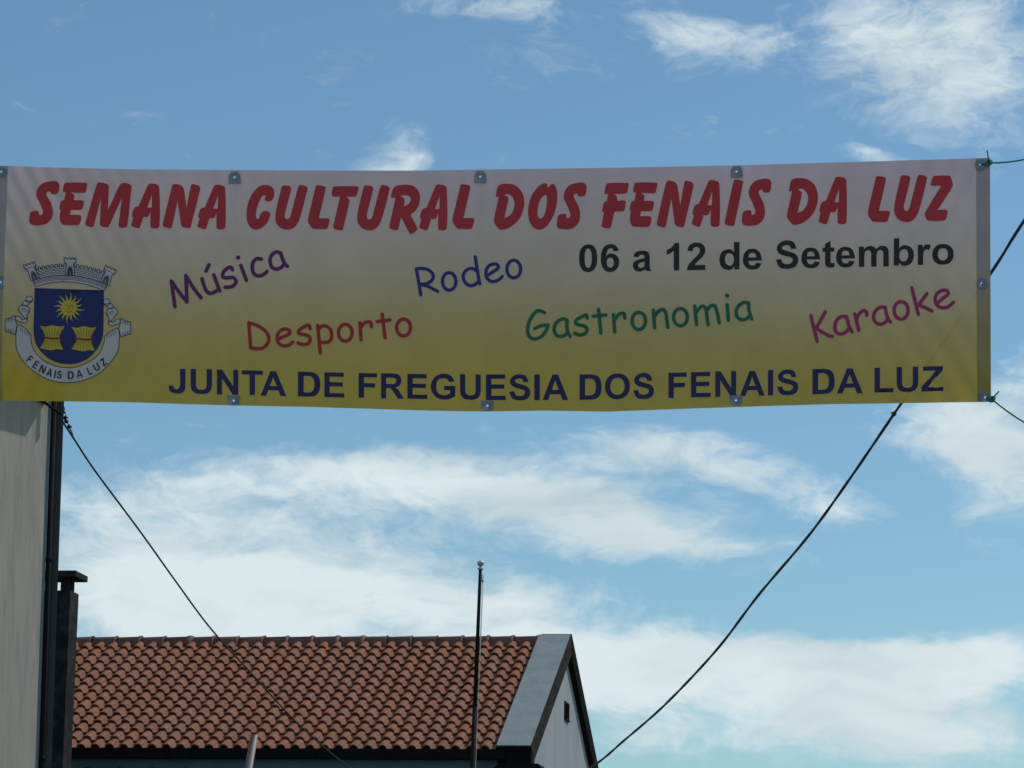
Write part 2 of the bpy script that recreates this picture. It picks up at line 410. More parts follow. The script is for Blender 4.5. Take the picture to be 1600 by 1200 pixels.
class Flat:
    def __init__(self, off): self.v = []; self.f = []; self.off = off
    def glyph(self, shapes, grid=7.0):
        vc, ed = [], []
        for s in shapes:
            for lp in s.loops():
                o = len(vc); vc += [Vector(p) for p in lp]
                ed += [(o + i, o + (i + 1) % len(lp)) for i in range(len(lp))]
        x0 = min(p.x for p in vc); x1 = max(p.x for p in vc); y0 = min(p.y for p in vc); y1 = max(p.y for p in vc)
        if grid and x1 - x0 > grid * 1.5:
            gx = x0 + grid * .53
            while gx < x1:
                gy = y0 + grid * .47
                while gy < y1:
                    p = Vector((gx, gy))
                    if any(s.inside(p) for s in shapes): vc.append(p)
                    gy += grid
                gx += grid
        r = delaunay_2d_cdt(vc, ed, [], 0, 1e-4, False)
        V, F = r[0], r[2]; o = len(self.v); used = {}
        for f in F:
            c = Vector((0, 0))
            for i in f: c += V[i]
            c /= len(f)
            if any(s.inside(c) for s in shapes):
                q = []
                for i in f:
                    if i not in used: used[i] = len(self.v); self.v.append(bp(V[i].x, V[i].y, self.off))
                    q.append(used[i])
                self.f.append(tuple(q))
    def build(self, name, m, parent):
        off = parent_loc(parent)
        me = bpy.data.meshes.new(name); me.from_pydata([p - off for p in self.v], [], self.f); me.update()
        bm = bmesh.new(); bm.from_mesh(me)
        for f in bm.faces:
            f.normal_update()
            if f.normal.y > 0: f.normal_flip()
        bm.to_mesh(me); bm.free()
        me.polygons.foreach_set('use_smooth', [True] * len(me.polygons)); me.materials.append(m)
        o = bpy.data.objects.new(name, me); COL.objects.link(o); o.parent = parent
        return o

def fitted(contours, bb, flip=False, shear=0.0):
    """contours (text) scaled into the box bb = x0,x1,y0,y1 with a baseline slope"""
    cs = [sample(parse(c)) for c in contours]
    al = [p for c in cs for p in c]
    ax, bx = min(p.x for p in al), max(p.x for p in al); ay, by = min(p.y for p in al), max(p.y for p in al)
    x0, x1, y0, y1 = bb; xc = (x0 + x1) / 2; sh = abs(shear) * (x1 - x0) / 2
    y0 += sh; y1 -= sh
    out = []
    for c in cs:
        o = []
        for p in c:
            x = x0 + (p.x - ax) / (bx - ax) * (x1 - x0); v = (p.y - ay) / (by - ay)
            if flip: v = 1 - v
            o.append(Vector((x, y0 + v * (y1 - y0) + shear * (x - xc))))
        out.append(o)
    return Outline(out)

# ---- headline (brush lettering)
HEAD = {
'S': ["520,160~ 528,190~ 515,290~ 490,325~ 400,328~ 390,300 375,290~ 340,295~ 322,325~ 340,370~ 400,480~ 425,590~ 415,690~ 370,760~ 300,805~ 220,820~ 90,808~ 60,775~ 55,735~ 75,620~ 110,598~ 190,590~ 205,610~ 205,650 240,655~ 268,630~ 268,590~ 220,470~ 170,370~ 165,320~ 190,240~ 260,165~ 370,130~ 480,127~"],
'E': ["600,180~ 620,155~ 955,155~ 965,170~ 940,295~ 920,315~ 700,310 735,330~ 760,360~ 752,430 890,432~ 910,450~ 890,560~ 870,580~ 705,585 692,660 850,662~ 870,690~ 850,790~ 820,820~ 600,818~ 560,800~ 530,720~ 530,680~ 545,580 528,570~ 530,530~ 550,450~ 575,435~ 600,430 625,305 590,300~ 578,285~"],
'M': ["928,805~ 935,770~ 1110,180~ 1135,150~ 1200,150~ 1270,170~ 1300,210~ 1300,260~ 1287,580 1470,190~ 1500,160~ 1570,155~ 1630,175~ 1655,210~ 1653,260~ 1595,800~ 1575,845~ 1540,858~ 1475,855~ 1450,825~ 1455,790~ 1505,390 1310,820~ 1290,848~ 1250,852~ 1190,840~ 1160,810~ 1160,780~ 1178,390 1065,820~ 1045,848~ 1000,845~ 950,830~"],
'A': ["50,820~ 55,790~ 85,690 62,685 65,640~ 95,550~ 125,530~ 165,520 310,190~ 335,165~ 390,165~ 455,180~ 485,210~ 490,260~ 498,500~ 490,830~ 465,862~ 410,868~ 360,855~ 350,820~ 352,600 325,670~ 305,690~ 240,690 190,840~ 170,865~ 130,860~ 65,835~", "375,335 300,540 370,542"],
'N': ["540,820~ 545,790~ 690,200~ 720,173~ 770,175~ 830,195~ 865,235~ 880,290~ 915,540 980,210~ 1000,175~ 1050,180~ 1110,200~ 1128,235~ 1120,290~ 985,830~ 970,862~ 920,865~ 850,845~ 828,810~ 820,760~ 775,440 690,830~ 670,868~ 620,865~ 560,845~"],
'C': ["480,320~ 465,400~ 430,440~ 380,448~ 335,430~ 332,400~ 345,365 325,350~ 290,370~ 235,480~ 200,600~ 195,680~ 215,720~ 240,710~ 275,630~ 320,600~ 380,600~ 415,630~ 410,690~ 370,780~ 300,850~ 220,885~ 150,882~ 85,820~ 50,720~ 50,580~ 90,420~ 170,280~ 260,205~ 350,188~ 430,210~ 475,265~"],
'U': ["600,220~ 620,198~ 680,198~ 735,212~ 750,240~ 745,280~ 650,650~ 655,700~ 690,722~ 725,700~ 745,650~ 850,260~ 875,200~ 900,190~ 960,200~ 1005,225~ 1005,270~ 890,700~ 830,820~ 760,875~ 690,890~ 600,868~ 530,810~ 500,730~ 505,620~"],
'L': ["1135,210~ 1150,193~ 1220,198~ 1280,215~ 1290,240~ 1180,715 1330,715~ 1350,740~ 1325,840~ 1300,880~ 1085,880 1025,800~ 1010,740~ 1030,640~"],
'T': ["1400,225~ 1425,207~ 1795,207~ 1800,230~ 1775,345~ 1755,368~ 1600,370 1640,395~ 1660,425~ 1655,470~ 1565,860~ 1550,900~ 1500,900~ 1430,885~ 1405,850~ 1412,810~ 1512,370 1400,365~ 1382,345~ 1385,310~"],
'R': ["710,375~ 720,320~ 735,260~ 780,210~ 860,188~ 960,183~ 1060,205~ 1130,265~ 1165,350~ 1165,430~ 1130,540~ 1080,605~ 1015,650 1120,850~ 1125,880~ 1080,930~ 1020,960~ 1000,950~ 990,930~ 870,690 830,850~ 820,890~ 790,898~ 690,870~ 683,845~ 690,800~ 780,390 730,390~", "850,365 900,352~ 960,350~ 1010,380~ 1020,420~ 990,480~ 950,510~ 910,525 925,430~ 910,395~ 880,375~"],
'D': ["1145,375 1150,330~ 1175,220~ 1210,185~ 1310,168~ 1420,185~ 1520,250~ 1575,350~ 1592,450~ 1580,570~ 1520,710~ 1440,800~ 1340,865~ 1240,890~ 1200,880~ 1120,780~ 1115,740~ 1130,660~ 1195,368", "1280,345 1330,332~ 1380,350~ 1425,410~ 1440,480~ 1425,570~ 1370,660~ 1320,690~ 1278,702 1345,410~ 1335,380~"],
'O': ["700,160~ 735,160~ 750,185~ 750,215~ 755,235 800,190~ 830,168~ 860,175~ 895,250~ 908,340~ 895,500~ 850,660~ 770,800~ 690,870~ 620,888~ 540,860~ 480,780~ 450,660~ 455,520~ 490,390~ 550,280~ 630,195~", "735,330 745,400~ 735,540~ 700,660~ 660,708~ 630,710~ 600,670~ 598,590~ 620,470~ 660,390~ 700,355~"],
'F': ["160,220~ 180,170~ 210,158~ 510,155~ 525,170~ 500,300~ 485,322~ 270,328 320,345~ 340,385~ 342,435 470,432~ 478,450~ 460,570~ 440,600~ 300,605 250,830~ 230,865~ 190,868~ 115,850~ 102,825~ 105,790~ 138,612 112,608~ 110,580~ 135,470~ 155,450~ 185,440 200,330 150,328~ 142,310~"],
'I': ["765,120~ 785,105~ 840,108~ 905,125~ 912,150~ 780,790~ 760,830~ 710,832~ 640,815~ 622,780~ 630,730~"],
'Z': ["1165,190~ 1190,148~ 1430,140~ 1450,155~ 1485,250~ 1490,280~ 1475,330~ 1250,680 1390,678~ 1408,700~ 1385,810~ 1360,845~ 1110,852~ 1080,830~ 1050,760~ 1055,720~ 1305,300 1160,300~ 1140,285~ 1145,250~"],
}
HEADLINE = [('S', 45.5, 92.8, 282.7, 352), ('E', 92.8, 136.5, 285, 352), ('M', 132.8, 205.5, 285, 355.8), ('A', 205, 249.8, 286.5, 356.8), ('N', 254, 312.8, 287.3, 356.8), ('A', 308.5, 352.8, 288.3, 358.5),
 ('C', 385, 428.5, 288.8, 358.8), ('U', 430, 480.5, 289, 359), ('L', 481, 515, 289.3, 358), ('T', 518.2, 560, 290.7, 360), ('U', 558, 608.8, 289, 360), ('R', 608.3, 656.5, 288.3, 366), ('A', 655, 699, 288, 360), ('L', 707, 741, 287.8, 358),
 ('D', 771.5, 819.2, 286.8, 359), ('O', 825, 870.8, 286, 358.8), ('S', 870, 916.5, 285, 358.2),
 ('F', 940.2, 982.5, 285.5, 356.8), ('E', 984, 1027.2, 284.8, 354.8), ('N', 1026, 1083.6, 282, 355.3), ('A', 1080.8, 1125, 281.2, 354.5), ('I', 1132.2, 1161.2, 280.5, 353.2), ('S', 1159, 1205.3, 279, 352.8),
 ('D', 1229.5, 1278, 278, 351.5), ('A', 1279, 1323.3, 276, 350.5), ('L', 1356, 1390.5, 275, 347), ('U', 1397, 1448.5, 273, 347.2), ('Z', 1445, 1489, 274, 345.3)]
M_red = cloth('red_print', (.60, .042, .058), transl=.36, clear=.006)
def by_word(line, lens, name, m, make):
    i = 0
    for n_ in lens:
        fl = Flat(.003)
        for t in line[i:i + n_]: fl.glyph([make(*t)])
        fl.build(name, m, banner); i += n_
by_word(HEADLINE, (6, 8, 3, 6, 2, 3), 'headline_word', M_red, lambda ch, x0, x1, y0, y1: fitted(HEAD[ch], (x0, x1, y0, y1)))

# ---- plain bold lettering
def ring(x0, x1, y0, y1, n=2.25):
    pts = []
    for i in range(12):
        a = 2 * pi * i / 12; c, s = cos(a), sin(a)
        k = (abs(c) ** n + abs(s) ** n) ** (-1 / n)
        pts.append('%.1f,%.1f~' % ((x0 + x1) / 2 + c * k * (x1 - x0) / 2, (y0 + y1) / 2 + s * k * (y1 - y0) / 2))
    return ' '.join(pts)
dO = "1116,0 855,0 855,156 720,20~ 540,-24~ 220,120~ 84,537~ 210,940~ 545,1086~ 700,1050~ 835,928 835,1466 1116,1466"
dI = "371,554~ 410,760~ 475,850~ 604,870~ 770,780~ 835,530~ 770,280~ 606,205~ 430,320~"
def mirror(s):
    o = []
    for w in s.split():
        a, b = w.split(','); o.append('%g,%s' % (1200 - float(a), b))
    return ' '.join(o)
BOLD = {
'J': ["700,1466 1000,1466 1000,540~ 975,250~ 850,50~ 520,-25~ 180,80~ 48,424 326,456 345,340~ 410,255~ 515,225~ 640,290~ 700,540~"],
'U': ["147,1466 443,1466 443,680~ 455,425~ 540,275~ 740,225~ 940,280~ 1020,410~ 1035,690~ 1035,1466 1331,1466 1331,700~ 1310,370~ 1200,130~ 1000,5~ 745,-25~ 450,10~ 270,120~ 170,320~ 147,680~"],
'N': ["152,0 152,1466 440,1466 1040,487 1040,1466 1315,1466 1315,0 1018,0 427,956 427,0"],
'T': ["479,0 479,1218 44,1218 44,1466 1209,1466 1209,1218 775,1218 775,0"],
'A': ["1471,0 1149,0 1021,333 435,333 314,0 0,0 571,1466 884,1466", "926,580 724,1124 526,580"],
'D': ["148,0 148,1466 690,1466~ 960,1435~ 1150,1330~ 1270,1120~ 1320,725~ 1275,360~ 1160,150~ 980,30~ 705,0", "444,1218 575,1218~ 800,1205~ 930,1110~ 1000,930~ 1015,733~ 1000,530~ 930,350~ 810,265~ 665,247 444,247"],
'E': ["149,0 149,1466 1236,1466 1236,1218 445,1218 445,893 1181,893 1181,646 445,646 445,247 1264,247 1264,0"],
'F': ["151,0 151,1466 1156,1466 1156,1218 447,1218 447,871 1059,871 1059,623 447,623 447,0"],
'R': ["150,0 150,1466 775,1466~ 1110,1430~ 1280,1290~ 1340,1060~ 1245,790~ 985,650 1110,560~ 1240,400~ 1495,0 1138,0 922,323~ 760,540~ 680,600~ 505,612 446,612 446,0", "446,846 665,846~ 935,870~ 1035,1040~ 975,1180~ 830,1218 446,1218"],
'G': ["830,538 830,785 1468,785 1468,201 1200,50~ 855,-25~ 420,85~ 160,380~ 80,735~ 170,1100~ 430,1390~ 820,1491~ 1220,1390~ 1425,1060 1130,1005 1020,1170~ 815,1238~ 490,1110~ 385,750~ 490,360~ 820,228~ 1010,265~ 1172,352 1172,538"],
'S': ["74,477 362,505 460,290~ 690,225~ 930,290~ 1010,440~ 955,545~ 760,625~ 535,680~ 240,820~ 130,1070~ 230,1300~ 440,1440~ 685,1491~ 1050,1385~ 1215,1040 918,1027 840,1190~ 680,1240~ 480,1190~ 410,1095~ 470,1010~ 735,915~ 1060,810~ 1250,650~ 1310,425~ 1215,150~ 1000,20~ 690,-25~ 270,80~"],
'I': ["140,0 140,1466 436,1466 436,0"], 'L': ["157,0 157,1466 453,1466 453,247 1189,247 1189,0"],
'O': [ring(88, 1515, -25, 1491, 2.15), ring(390, 1212, 228, 1238, 2.15)],
'Z': ["41,0 41,267 809,1219 128,1219 128,1466 1187,1466 1187,1237 387,247 1208,247 1208,0"],
'0': [ring(88, 1035, -25, 1472, 2.4), ring(375, 749, 200, 1245, 2.5)],
'6': ["1040,1107 768,1077 720,1200~ 600,1245~ 450,1160~ 370,820 480,930~ 640,970~ 880,880~ 1040,680~ 1060,485~ 1000,240~ 840,50~ 598,-25~ 330,50~ 150,280~ 80,700~ 150,1150~ 330,1390~ 610,1472~ 850,1400~ 990,1250~", "395,500~ 450,680~ 580,745~ 720,680~ 780,475~ 730,280~ 595,205~ 450,290~"],
'1': ["806,0 525,0 525,1059 380,950~ 165,846 165,1101 330,1180~ 480,1320~ 578,1472 806,1472"],
'2': ["1036,261 1036,0 50,0 110,220~ 250,420~ 550,720~ 710,900~ 755,1044~ 700,1190~ 562,1238~ 420,1190~ 360,1015 80,1043 170,1300~ 340,1430~ 569,1472~ 830,1410~ 990,1260~ 1035,1060~ 990,860~ 870,690~ 640,470~ 520,350~ 477,261"],
'a': ["357,738 102,784 230,1010~ 550,1086~ 820,1040~ 930,930~ 965,700 962,372~ 970,170~ 1047,0 769,0 738,100 580,10~ 400,-24~ 170,60~ 72,302~ 130,480~ 270,580~ 520,645~ 690,690 690,720~ 650,840~ 530,870~ 420,840~", "690,508 520,460~ 390,400~ 350,315~ 390,210~ 490,160~ 640,215~ 685,330~"],
'd': [dO, dI], 'b': [mirror(dO), mirror(dI)],
'e': ["762,338 1042,291 880,50~ 575,-24~ 280,60~ 115,280~ 80,525~ 150,850~ 320,1030~ 545,1086~ 800,1020~ 970,830~ 1062,449 358,449 420,250~ 578,190~ 700,230~", "778,622 358,622 420,820~ 560,873~ 710,820~"],
't': ["634,1062 634,838 442,838 442,410~ 448,260~ 525,220~ 630,245 654,27 560,-10~ 440,-24~ 260,15~ 180,130~ 160,400~ 160,838 31,838 31,1062 160,1062 160,1273 442,1437 442,1062"],
'm': ["126,1062 385,1062 385,917 540,1045~ 716,1086~ 900,1040~ 1010,915 1160,1045~ 1330,1086~ 1530,1030~ 1640,880~ 1660,680 1660,0 1379,0 1379,607~ 1360,790~ 1240,870~ 1090,800~ 1035,510 1035,0 754,0 754,582~ 735,790~ 610,870~ 460,800~ 407,520 407,0 126,0"],
'r': ["416,0 135,0 135,1062 396,1062 396,911 510,1050~ 630,1086~ 819,1030 732,785 598,830~ 480,760~ 425,600~ 416,328"],
'o': [ring(82, 1171, -24, 1086), ring(370, 884, 205, 857)],
}
JUNTA = [('J', 262.8, 289.8, 575.9, 615), ('U', 297.8, 331.2, 576.3, 615.9), ('N', 339, 372.3, 577.3, 616.8), ('T', 377.9, 410.7, 578.5, 617.4), ('A', 407.1, 447.4, 579.5, 618.9), ('D', 465.6, 500.3, 580.6, 620), ('E', 506.9, 537.8, 581.7, 621),
 ('F', 560.3, 589, 582.7, 621.9), ('R', 595.4, 631.2, 583, 623), ('E', 636.6, 667.6, 584, 623.4), ('G', 673.2, 711.3, 583.5, 624.7), ('U', 718.8, 751.2, 584.5, 624.9), ('E', 759.4, 790.2, 585, 625), ('S', 795.6, 828.4, 584.4, 625.6), ('I', 834.9, 843.5, 585, 625), ('A', 847.8, 887.8, 585, 624.9),
 ('D', 905.6, 939.9, 584.4, 624.7), ('O', 945.3, 984.3, 583, 624.1), ('S', 989.4, 1022, 582.1, 623.8), ('F', 1044.5, 1072.8, 581.8, 621.9), ('E', 1079.7, 1110.6, 580.8, 620.8), ('N', 1117.7, 1150.2, 579.5, 620), ('A', 1156.3, 1195, 578.8, 618.8), ('I', 1200, 1208.1, 578, 617.8), ('S', 1214.1, 1247.3, 576.7, 617.8),
 ('D', 1269.5, 1304.2, 575.9, 615.8), ('A', 1307.8, 1348.1, 575, 615), ('L', 1366.4, 1396, 574, 613.3), ('U', 1401, 1434.8, 572.5, 612.8), ('Z', 1439.8, 1473.9, 572, 611.6)]
DATE = [('0', 905, 933.1, 381.5, 425.3), ('6', 938.8, 967.5, 381, 425.3), ('a', 988.8, 1017.8, 391.3, 424.5), ('1', 1041.9, 1061.3, 379.4, 422.8), ('2', 1073.1, 1102, 378.6, 422.2), ('d', 1124, 1155.4, 377.9, 422.2), ('e', 1160.9, 1190.7, 388.2, 421.5),
 ('S', 1212.3, 1247.3, 375.1, 420.5), ('e', 1252.2, 1281.9, 386.4, 419.4), ('t', 1285.2, 1304.2, 375.9, 418.3), ('e', 1306.5, 1336.1, 385.1, 418.1), ('m', 1342, 1388.7, 383.7, 417), ('b', 1396.6, 1427.9, 371.7, 415.7), ('r', 1434.1, 1454.3, 381.6, 414.1), ('o', 1456.7, 1490, 380.8, 413.9)]
M_navy = cloth('navy_print', (.014, .016, .125), transl=.2, clear=.02)
M_black = cloth('black_print', (.018, .022, .024), transl=.2, clear=.006)
by_word(JUNTA, (5, 2, 9, 3, 6, 2, 3), 'parish_council_word', M_navy, lambda ch, x0, x1, y0, y1: fitted(BOLD[ch], (x0, x1, y0, y1), True, .02 if x0 < 750 else (0 if x0 < 900 else -.022)))
by_word(DATE, (2, 1, 2, 2, 8), 'date_word', M_black, lambda ch, x0, x1, y0, y1: fitted(BOLD[ch], (x0, x1, y0, y1), True, -.02))

# ---- handwritten words (pen strokes); o: ring  cx,cy,rx,ry
def word(name, m, parts):
    fl = Flat(.003)
    for ox, oy, sc, r, glyphs in parts:
        for gl_ in glyphs:
            shp = []
            for st in gl_:
                if isinstance(st, tuple):
                    cx, cy, rx, ry = st
                    pts = [(cx + rx * cos(a) + .12 * ry * sin(a) * 0, cy + ry * sin(a)) for a in [2 * pi * i / 30 for i in range(31)]]
                    pts = [Vector((ox + x * sc, oy + y * sc)) for x, y in pts]
                    shp.append(Stroke(pts, r * sc))
                elif st.startswith('.'):
                    a, b, rr = (float(q) for q in st[1:].split(','))
                    shp.append(Stroke([Vector((ox + a * sc, oy + b * sc))], rr * sc))
                else:
                    p = [(a, b, True) for a, b, _ in parse(st)]
                    q = sample(p, closed=False, k=6) if len(p) > 2 else [Vector(p[0][:2]), Vector(p[1][:2])]
                    shp.append(Stroke([Vector((ox + v.x * sc, oy + v.y * sc)) for v in q], r * sc))
            fl.glyph(shp, grid=0)
    fl.build(name, m, banner)
M_purple = cloth('purple_print', (.15, .018, .16), transl=.3, clear=.006)
M_crimson = cloth('crimson_print', (.50, .032, .048), transl=.3, clear=.006)
M_blue = cloth('blue_print', (.028, .036, .26), transl=.25, clear=.006)
M_green = cloth('green_print', (.010, .18, .095), transl=.28, clear=.006)
M_magenta = cloth('magenta_print', (.43, .036, .165), transl=.32, clear=.006)
word('music_lettering', M_purple, [(250, 380, .13125, 22.5, [
 ["135,450 178,755", "138,452 225,580 320,697", "320,697 308,385", "308,385 390,520 488,650"],
 ["500,425 520,490 555,570 600,597 650,580 700,550", "640,378 712,568", "583,255 547,332"],
 ["862,315 842,285 800,300 755,345 750,400 800,412 865,408 905,450 890,490 840,520 775,525"],
 ["962,265 1028,440", ".930,170,27"],
 ["1207,190 1160,182 1115,215 1098,280 1110,350 1150,385 1200,385 1250,360 1272,335"],
 ["1435,115 1380,105 1325,150 1310,215 1330,280 1380,308 1430,295 1485,248", "1435,115 1460,190 1490,250 1518,275"]])])
word('sport_lettering', M_crimson, [(370, 470, .18125, 15.5, [
 ["103,190 120,405", "103,190 180,215 250,265 277,325 260,375 215,410 165,413 120,405"],
 ["350,330 400,310 455,280 445,250 400,245 360,275 347,320 365,370 410,388 455,378 482,355"],
 ["632,240 620,210 580,225 535,255 535,280 580,290 625,310 632,345 605,372 560,375 527,362"],
 ["697,212 720,450", "705,250 730,220 770,218 805,245 818,290 810,335 780,357 722,357"],
 [(935, 275, 59, 73)],
 ["1060,190 1072,338", "1065,240 1090,200 1130,182 1155,190 1160,222"],
 ["1253,115 1278,318", "1210,178 1320,165"],
 [(1438, 230, 60, 73)]])])
word('rodeo_lettering', M_blue, [(630, 390, .125, 21.5, [
 ["163,240 190,380 220,565", "163,240 230,235 310,250 365,300 375,350 340,400 290,425 215,435", "215,435 300,455 370,490 432,522"],
 [(575, 397, 84, 110)],
 ["900,90 935,310 958,427", "920,265 880,240 820,240 770,280 750,340 775,410 830,450 890,440 945,395"],
 ["1045,330 1110,285 1185,230 1180,190 1130,180 1070,205 1035,270 1045,350 1090,392 1150,395 1210,365 1237,335"],
 [(1382, 243, 86, 110)]])])
word('gastronomy_lettering', M_green, [(810, 450, .11875, 24, [
 ["345,325 300,305 250,300 195,350 145,440 122,550 140,630 190,667 250,665 310,630 365,560 390,487", "390,487 300,495 215,533"],
 ["640,425 590,405 530,430 480,490 472,560 500,620 560,637 610,620 645,588", "640,425 640,530 655,590 680,635"],
 ["905,395 890,355 840,375 770,415 755,460 790,485 850,495 898,530 895,580 850,612 790,615 740,595"],
 ["1055,280 1085,590", "985,370 1150,355"],
 ["1250,350 1268,580", "1258,430 1300,370 1350,335 1390,340 1400,395"]]),
 (990, 440, .13125, 21.5, [
 [(62, 467, 80, 103)],
 ["235,340 250,550", "245,420 290,360 345,332 380,365 395,450 407,545"],
 [(558, 423, 82, 103)],
 ["728,290 750,508", "735,380 780,320 830,292 860,330 875,430 887,510", "870,350 910,295 960,285 990,350 1020,490"],
 ["1113,275 1128,460", ".1113,167,27"],
 ["1370,255 1320,248 1260,280 1222,345 1230,410 1275,450 1330,450 1375,412", "1370,255 1372,330 1390,400 1407,445"]])])
word('karaoke_lettering', M_magenta, [(1250, 430, .1625, 17.5, [
 ["105,388 165,635", "243,352 155,510", "155,510 220,550 280,582 312,587"],
 ["450,400 400,398 355,430 335,490 350,550 395,565 440,545 480,502", "450,400 462,460 480,510 500,542"],
 ["527,372 565,528", "540,430 570,370 610,342 640,355 642,385"],
 ["820,308 770,308 725,345 707,400 725,450 770,470 815,455 850,416", "820,308 830,370 850,425 870,450"],
 [(972, 338, 68, 84)],
 ["1075,120 1138,378", "1220,178 1140,285", "1140,285 1200,310 1270,345"],
 ["1310,280 1370,225 1425,180 1415,150 1370,145 1320,175 1300,230 1320,290 1370,312 1430,300 1475,260"]])])

# ---- the coat of arms
CS = 230 / 1062.0
def cz(x, y): return Vector((x * CS, 380 + y * CS))
M_silver = cloth('silver_print', (.72, .72, .80), transl=.4, clear=.006)
M_ink = cloth('ink_print', (.02, .022, .05), transl=.15, clear=.02)
M_shield = cloth('shield_blue_print', (.010, .022, .16), transl=.2, clear=.02)
M_gold = cloth('gold_print', (.78, .58, .05), transl=.3, clear=.006)
M_band = cloth('band_red_print', (.30, .02, .02), transl=.2, clear=.02)
def crest_poly(s, grow=0.0, fx=lambda x, y: (x, y)):
    pts = [cz(*fx(p.x, p.y)) for p in sample(parse(s))]
    return Outline([pts])
def crest_line(pts, r, fx=lambda x, y: (x, y)):
    q = [(a, b, True) for a, b in pts]
    q = sample(q, closed=False, k=4) if len(q) > 2 else [Vector(q[0][:2]), Vector(q[1][:2])]
    return Stroke([cz(*fx(v.x, v.y)) for v in q], r * CS)
def outline_strokes(s, r, fx=lambda x, y: (x, y)):
    p = sample(parse(s)); p = p + [p[0]]
    return Stroke([cz(*fx(v.x, v.y)) for v in p], r * CS)
# the shield carries everything else of the crest
fl = Flat(.003)
SH = "250,323 750,340 747,560~ 742,670~ 715,740~ 650,820~ 570,862~ 495,872~ 410,860~ 330,815~ 265,740~ 245,665~ 243,560~"
fl.glyph([crest_poly(SH)]); crest = fl.build('coat_of_arms', M_shield, banner)
# sun
fl = Flat(.0045)
sc_ = (497, 467)
for k in range(16):
    a = 2 * pi * k / 16 + .1; ra = 118 if k % 2 == 0 else 100; w = .17
    wob = .10
    p = [(sc_[0] + 48 * cos(a - w), sc_[1] + 48 * sin(a - w)), (sc_[0] + 78 * cos(a - w * .35 + wob), sc_[1] + 78 * sin(a - w * .35 + wob)), (sc_[0] + ra * cos(a), sc_[1] + ra * sin(a)), (sc_[0] + 78 * cos(a + w * .45 + wob), sc_[1] + 78 * sin(a + w * .45 + wob)), (sc_[0] + 48 * cos(a + w), sc_[1] + 48 * sin(a + w))]
    fl.glyph([Outline([[cz(*q) for q in p]])], grid=0)
fl.build('sun_rays', M_gold, crest)
fl = Flat(.0055); fl.glyph([Stroke([cz(*sc_)], 57 * CS)], grid=0); fl.build('sun_disc', M_gold, crest)
fl = Flat(.0062)
for pts in ([(472, 452), (482, 448), (490, 453)], [(508, 453), (516, 448), (526, 452)], [(480, 490), (498, 500), (516, 490)], [(499, 455), (496, 476), (502, 478)]):
    fl.glyph([crest_line(pts, 2.6)], grid=0)
fl.build('sun_face', cloth('sun_face_print', (.34, .14, .03), clear=.02), crest)
# wheat sheaves
for dx, dy in ((0, 0), (228, 7)):
    fl = Flat(.0045)
    fl.glyph([crest_poly("288,597 330,603~ 378,593~ 425,602~ 467,598 432,660~ 430,684~ 436,720~ 456,768 410,765~ 370,772~ 330,765~ 288,757 320,705~ 326,682~ 318,650~", fx=lambda x, y: (x + dx, y + dy))])
    sf = fl.build('wheat_sheaf', M_gold, crest)
    fl = Flat(.006)
    for i in range(7):
        u = (i - 3) / 3
        for sg in (-1, 1):
            fl.glyph([crest_line([(377 + u * 44 + dx, 682 + dy + sg * 12), (375 + u * 76 + dx, 682 + dy + sg * 74)], 1.9)], grid=0)
    fl.build('sheaf_stalk_lines', cloth('gold_shade_print', (.36, .25, .02), clear=.02), crest)
    fl = Flat(.0072); fl.glyph([crest_line([(318 + dx, 679 + dy), (377 + dx, 686 + dy), (434 + dx, 684 + dy)], 6)], grid=0); fl.build('sheaf_tie', M_band, crest)
# ribbon and scroll ends
RB = "118,640~ 115,690~ 120,765~ 175,860~ 260,935~ 370,990~ 490,1005~ 600,990~ 720,935~ 800,855~ 850,775~ 860,700~ 860,650~ 845,615~ 800,635~ 755,672 750,715~ 720,790~ 650,850~ 560,890~ 490,898~ 410,888~ 320,850~ 250,780~ 225,710~ 222,660 185,618~ 150,592~ 130,594~"
SCR = ["38,545 75,540~ 108,523~ 112,560~ 122,590~ 109,658 60,640~ 36,632", "108,525 140,530~ 165,552~ 195,540~ 190,570~ 160,572~ 115,556", "128,478 155,445~ 205,462~ 212,492~ 192,522~ 196,550~ 160,520~ 148,500~", "155,445 180,416~ 222,418~ 236,410~ 205,440~ 185,452~"]
ident = lambda x, y: (x, y)
mir = lambda x, y: (980 - x, y + 20)
fl = Flat(.003); fk = Flat(.0042)
jobs = [(RB, ident)] + [(s, f) for s in SCR for f in (ident, mir)]
for s, f in jobs:
    fl.glyph([crest_poly(s, fx=f)])
    fk.glyph([outline_strokes(s, 2.6, f)], grid=0)
for f in (ident, mir):
    fl.glyph([Stroke([cz(*f(211, 405))], 24 * CS)], grid=0)
    fk.glyph([Stroke([cz(*f(211 + 24 * cos(a), 405 + 24 * sin(a))) for a in [2 * pi * i / 20 for i in range(21)]], 2.6 * CS)], grid=0)
    for i in range(5):
        fk.glyph([crest_line([(50 + i * 12, 548 - i * 3), (49 + i * 12, 572 - i * 3)], 1.8, f)], grid=0)
        fk.glyph([crest_line([(50 + i * 12, 612 + i * 4), (49 + i * 12, 632 + i * 4)], 1.8, f)], grid=0)
        fk.glyph([crest_line([(150 + i * 15, 605 + i * 10), (146 + i * 15, 632 + i * 9)], 1.8, f)], grid=0)
        fk.glyph([crest_line([(165 + i * 10, 462 + i * 5), (160 + i * 11, 486 + i * 5)], 1.6, f)], grid=0)
fl.build('ribbon', M_silver, crest); fk.build('ribbon_outline', M_ink, crest)
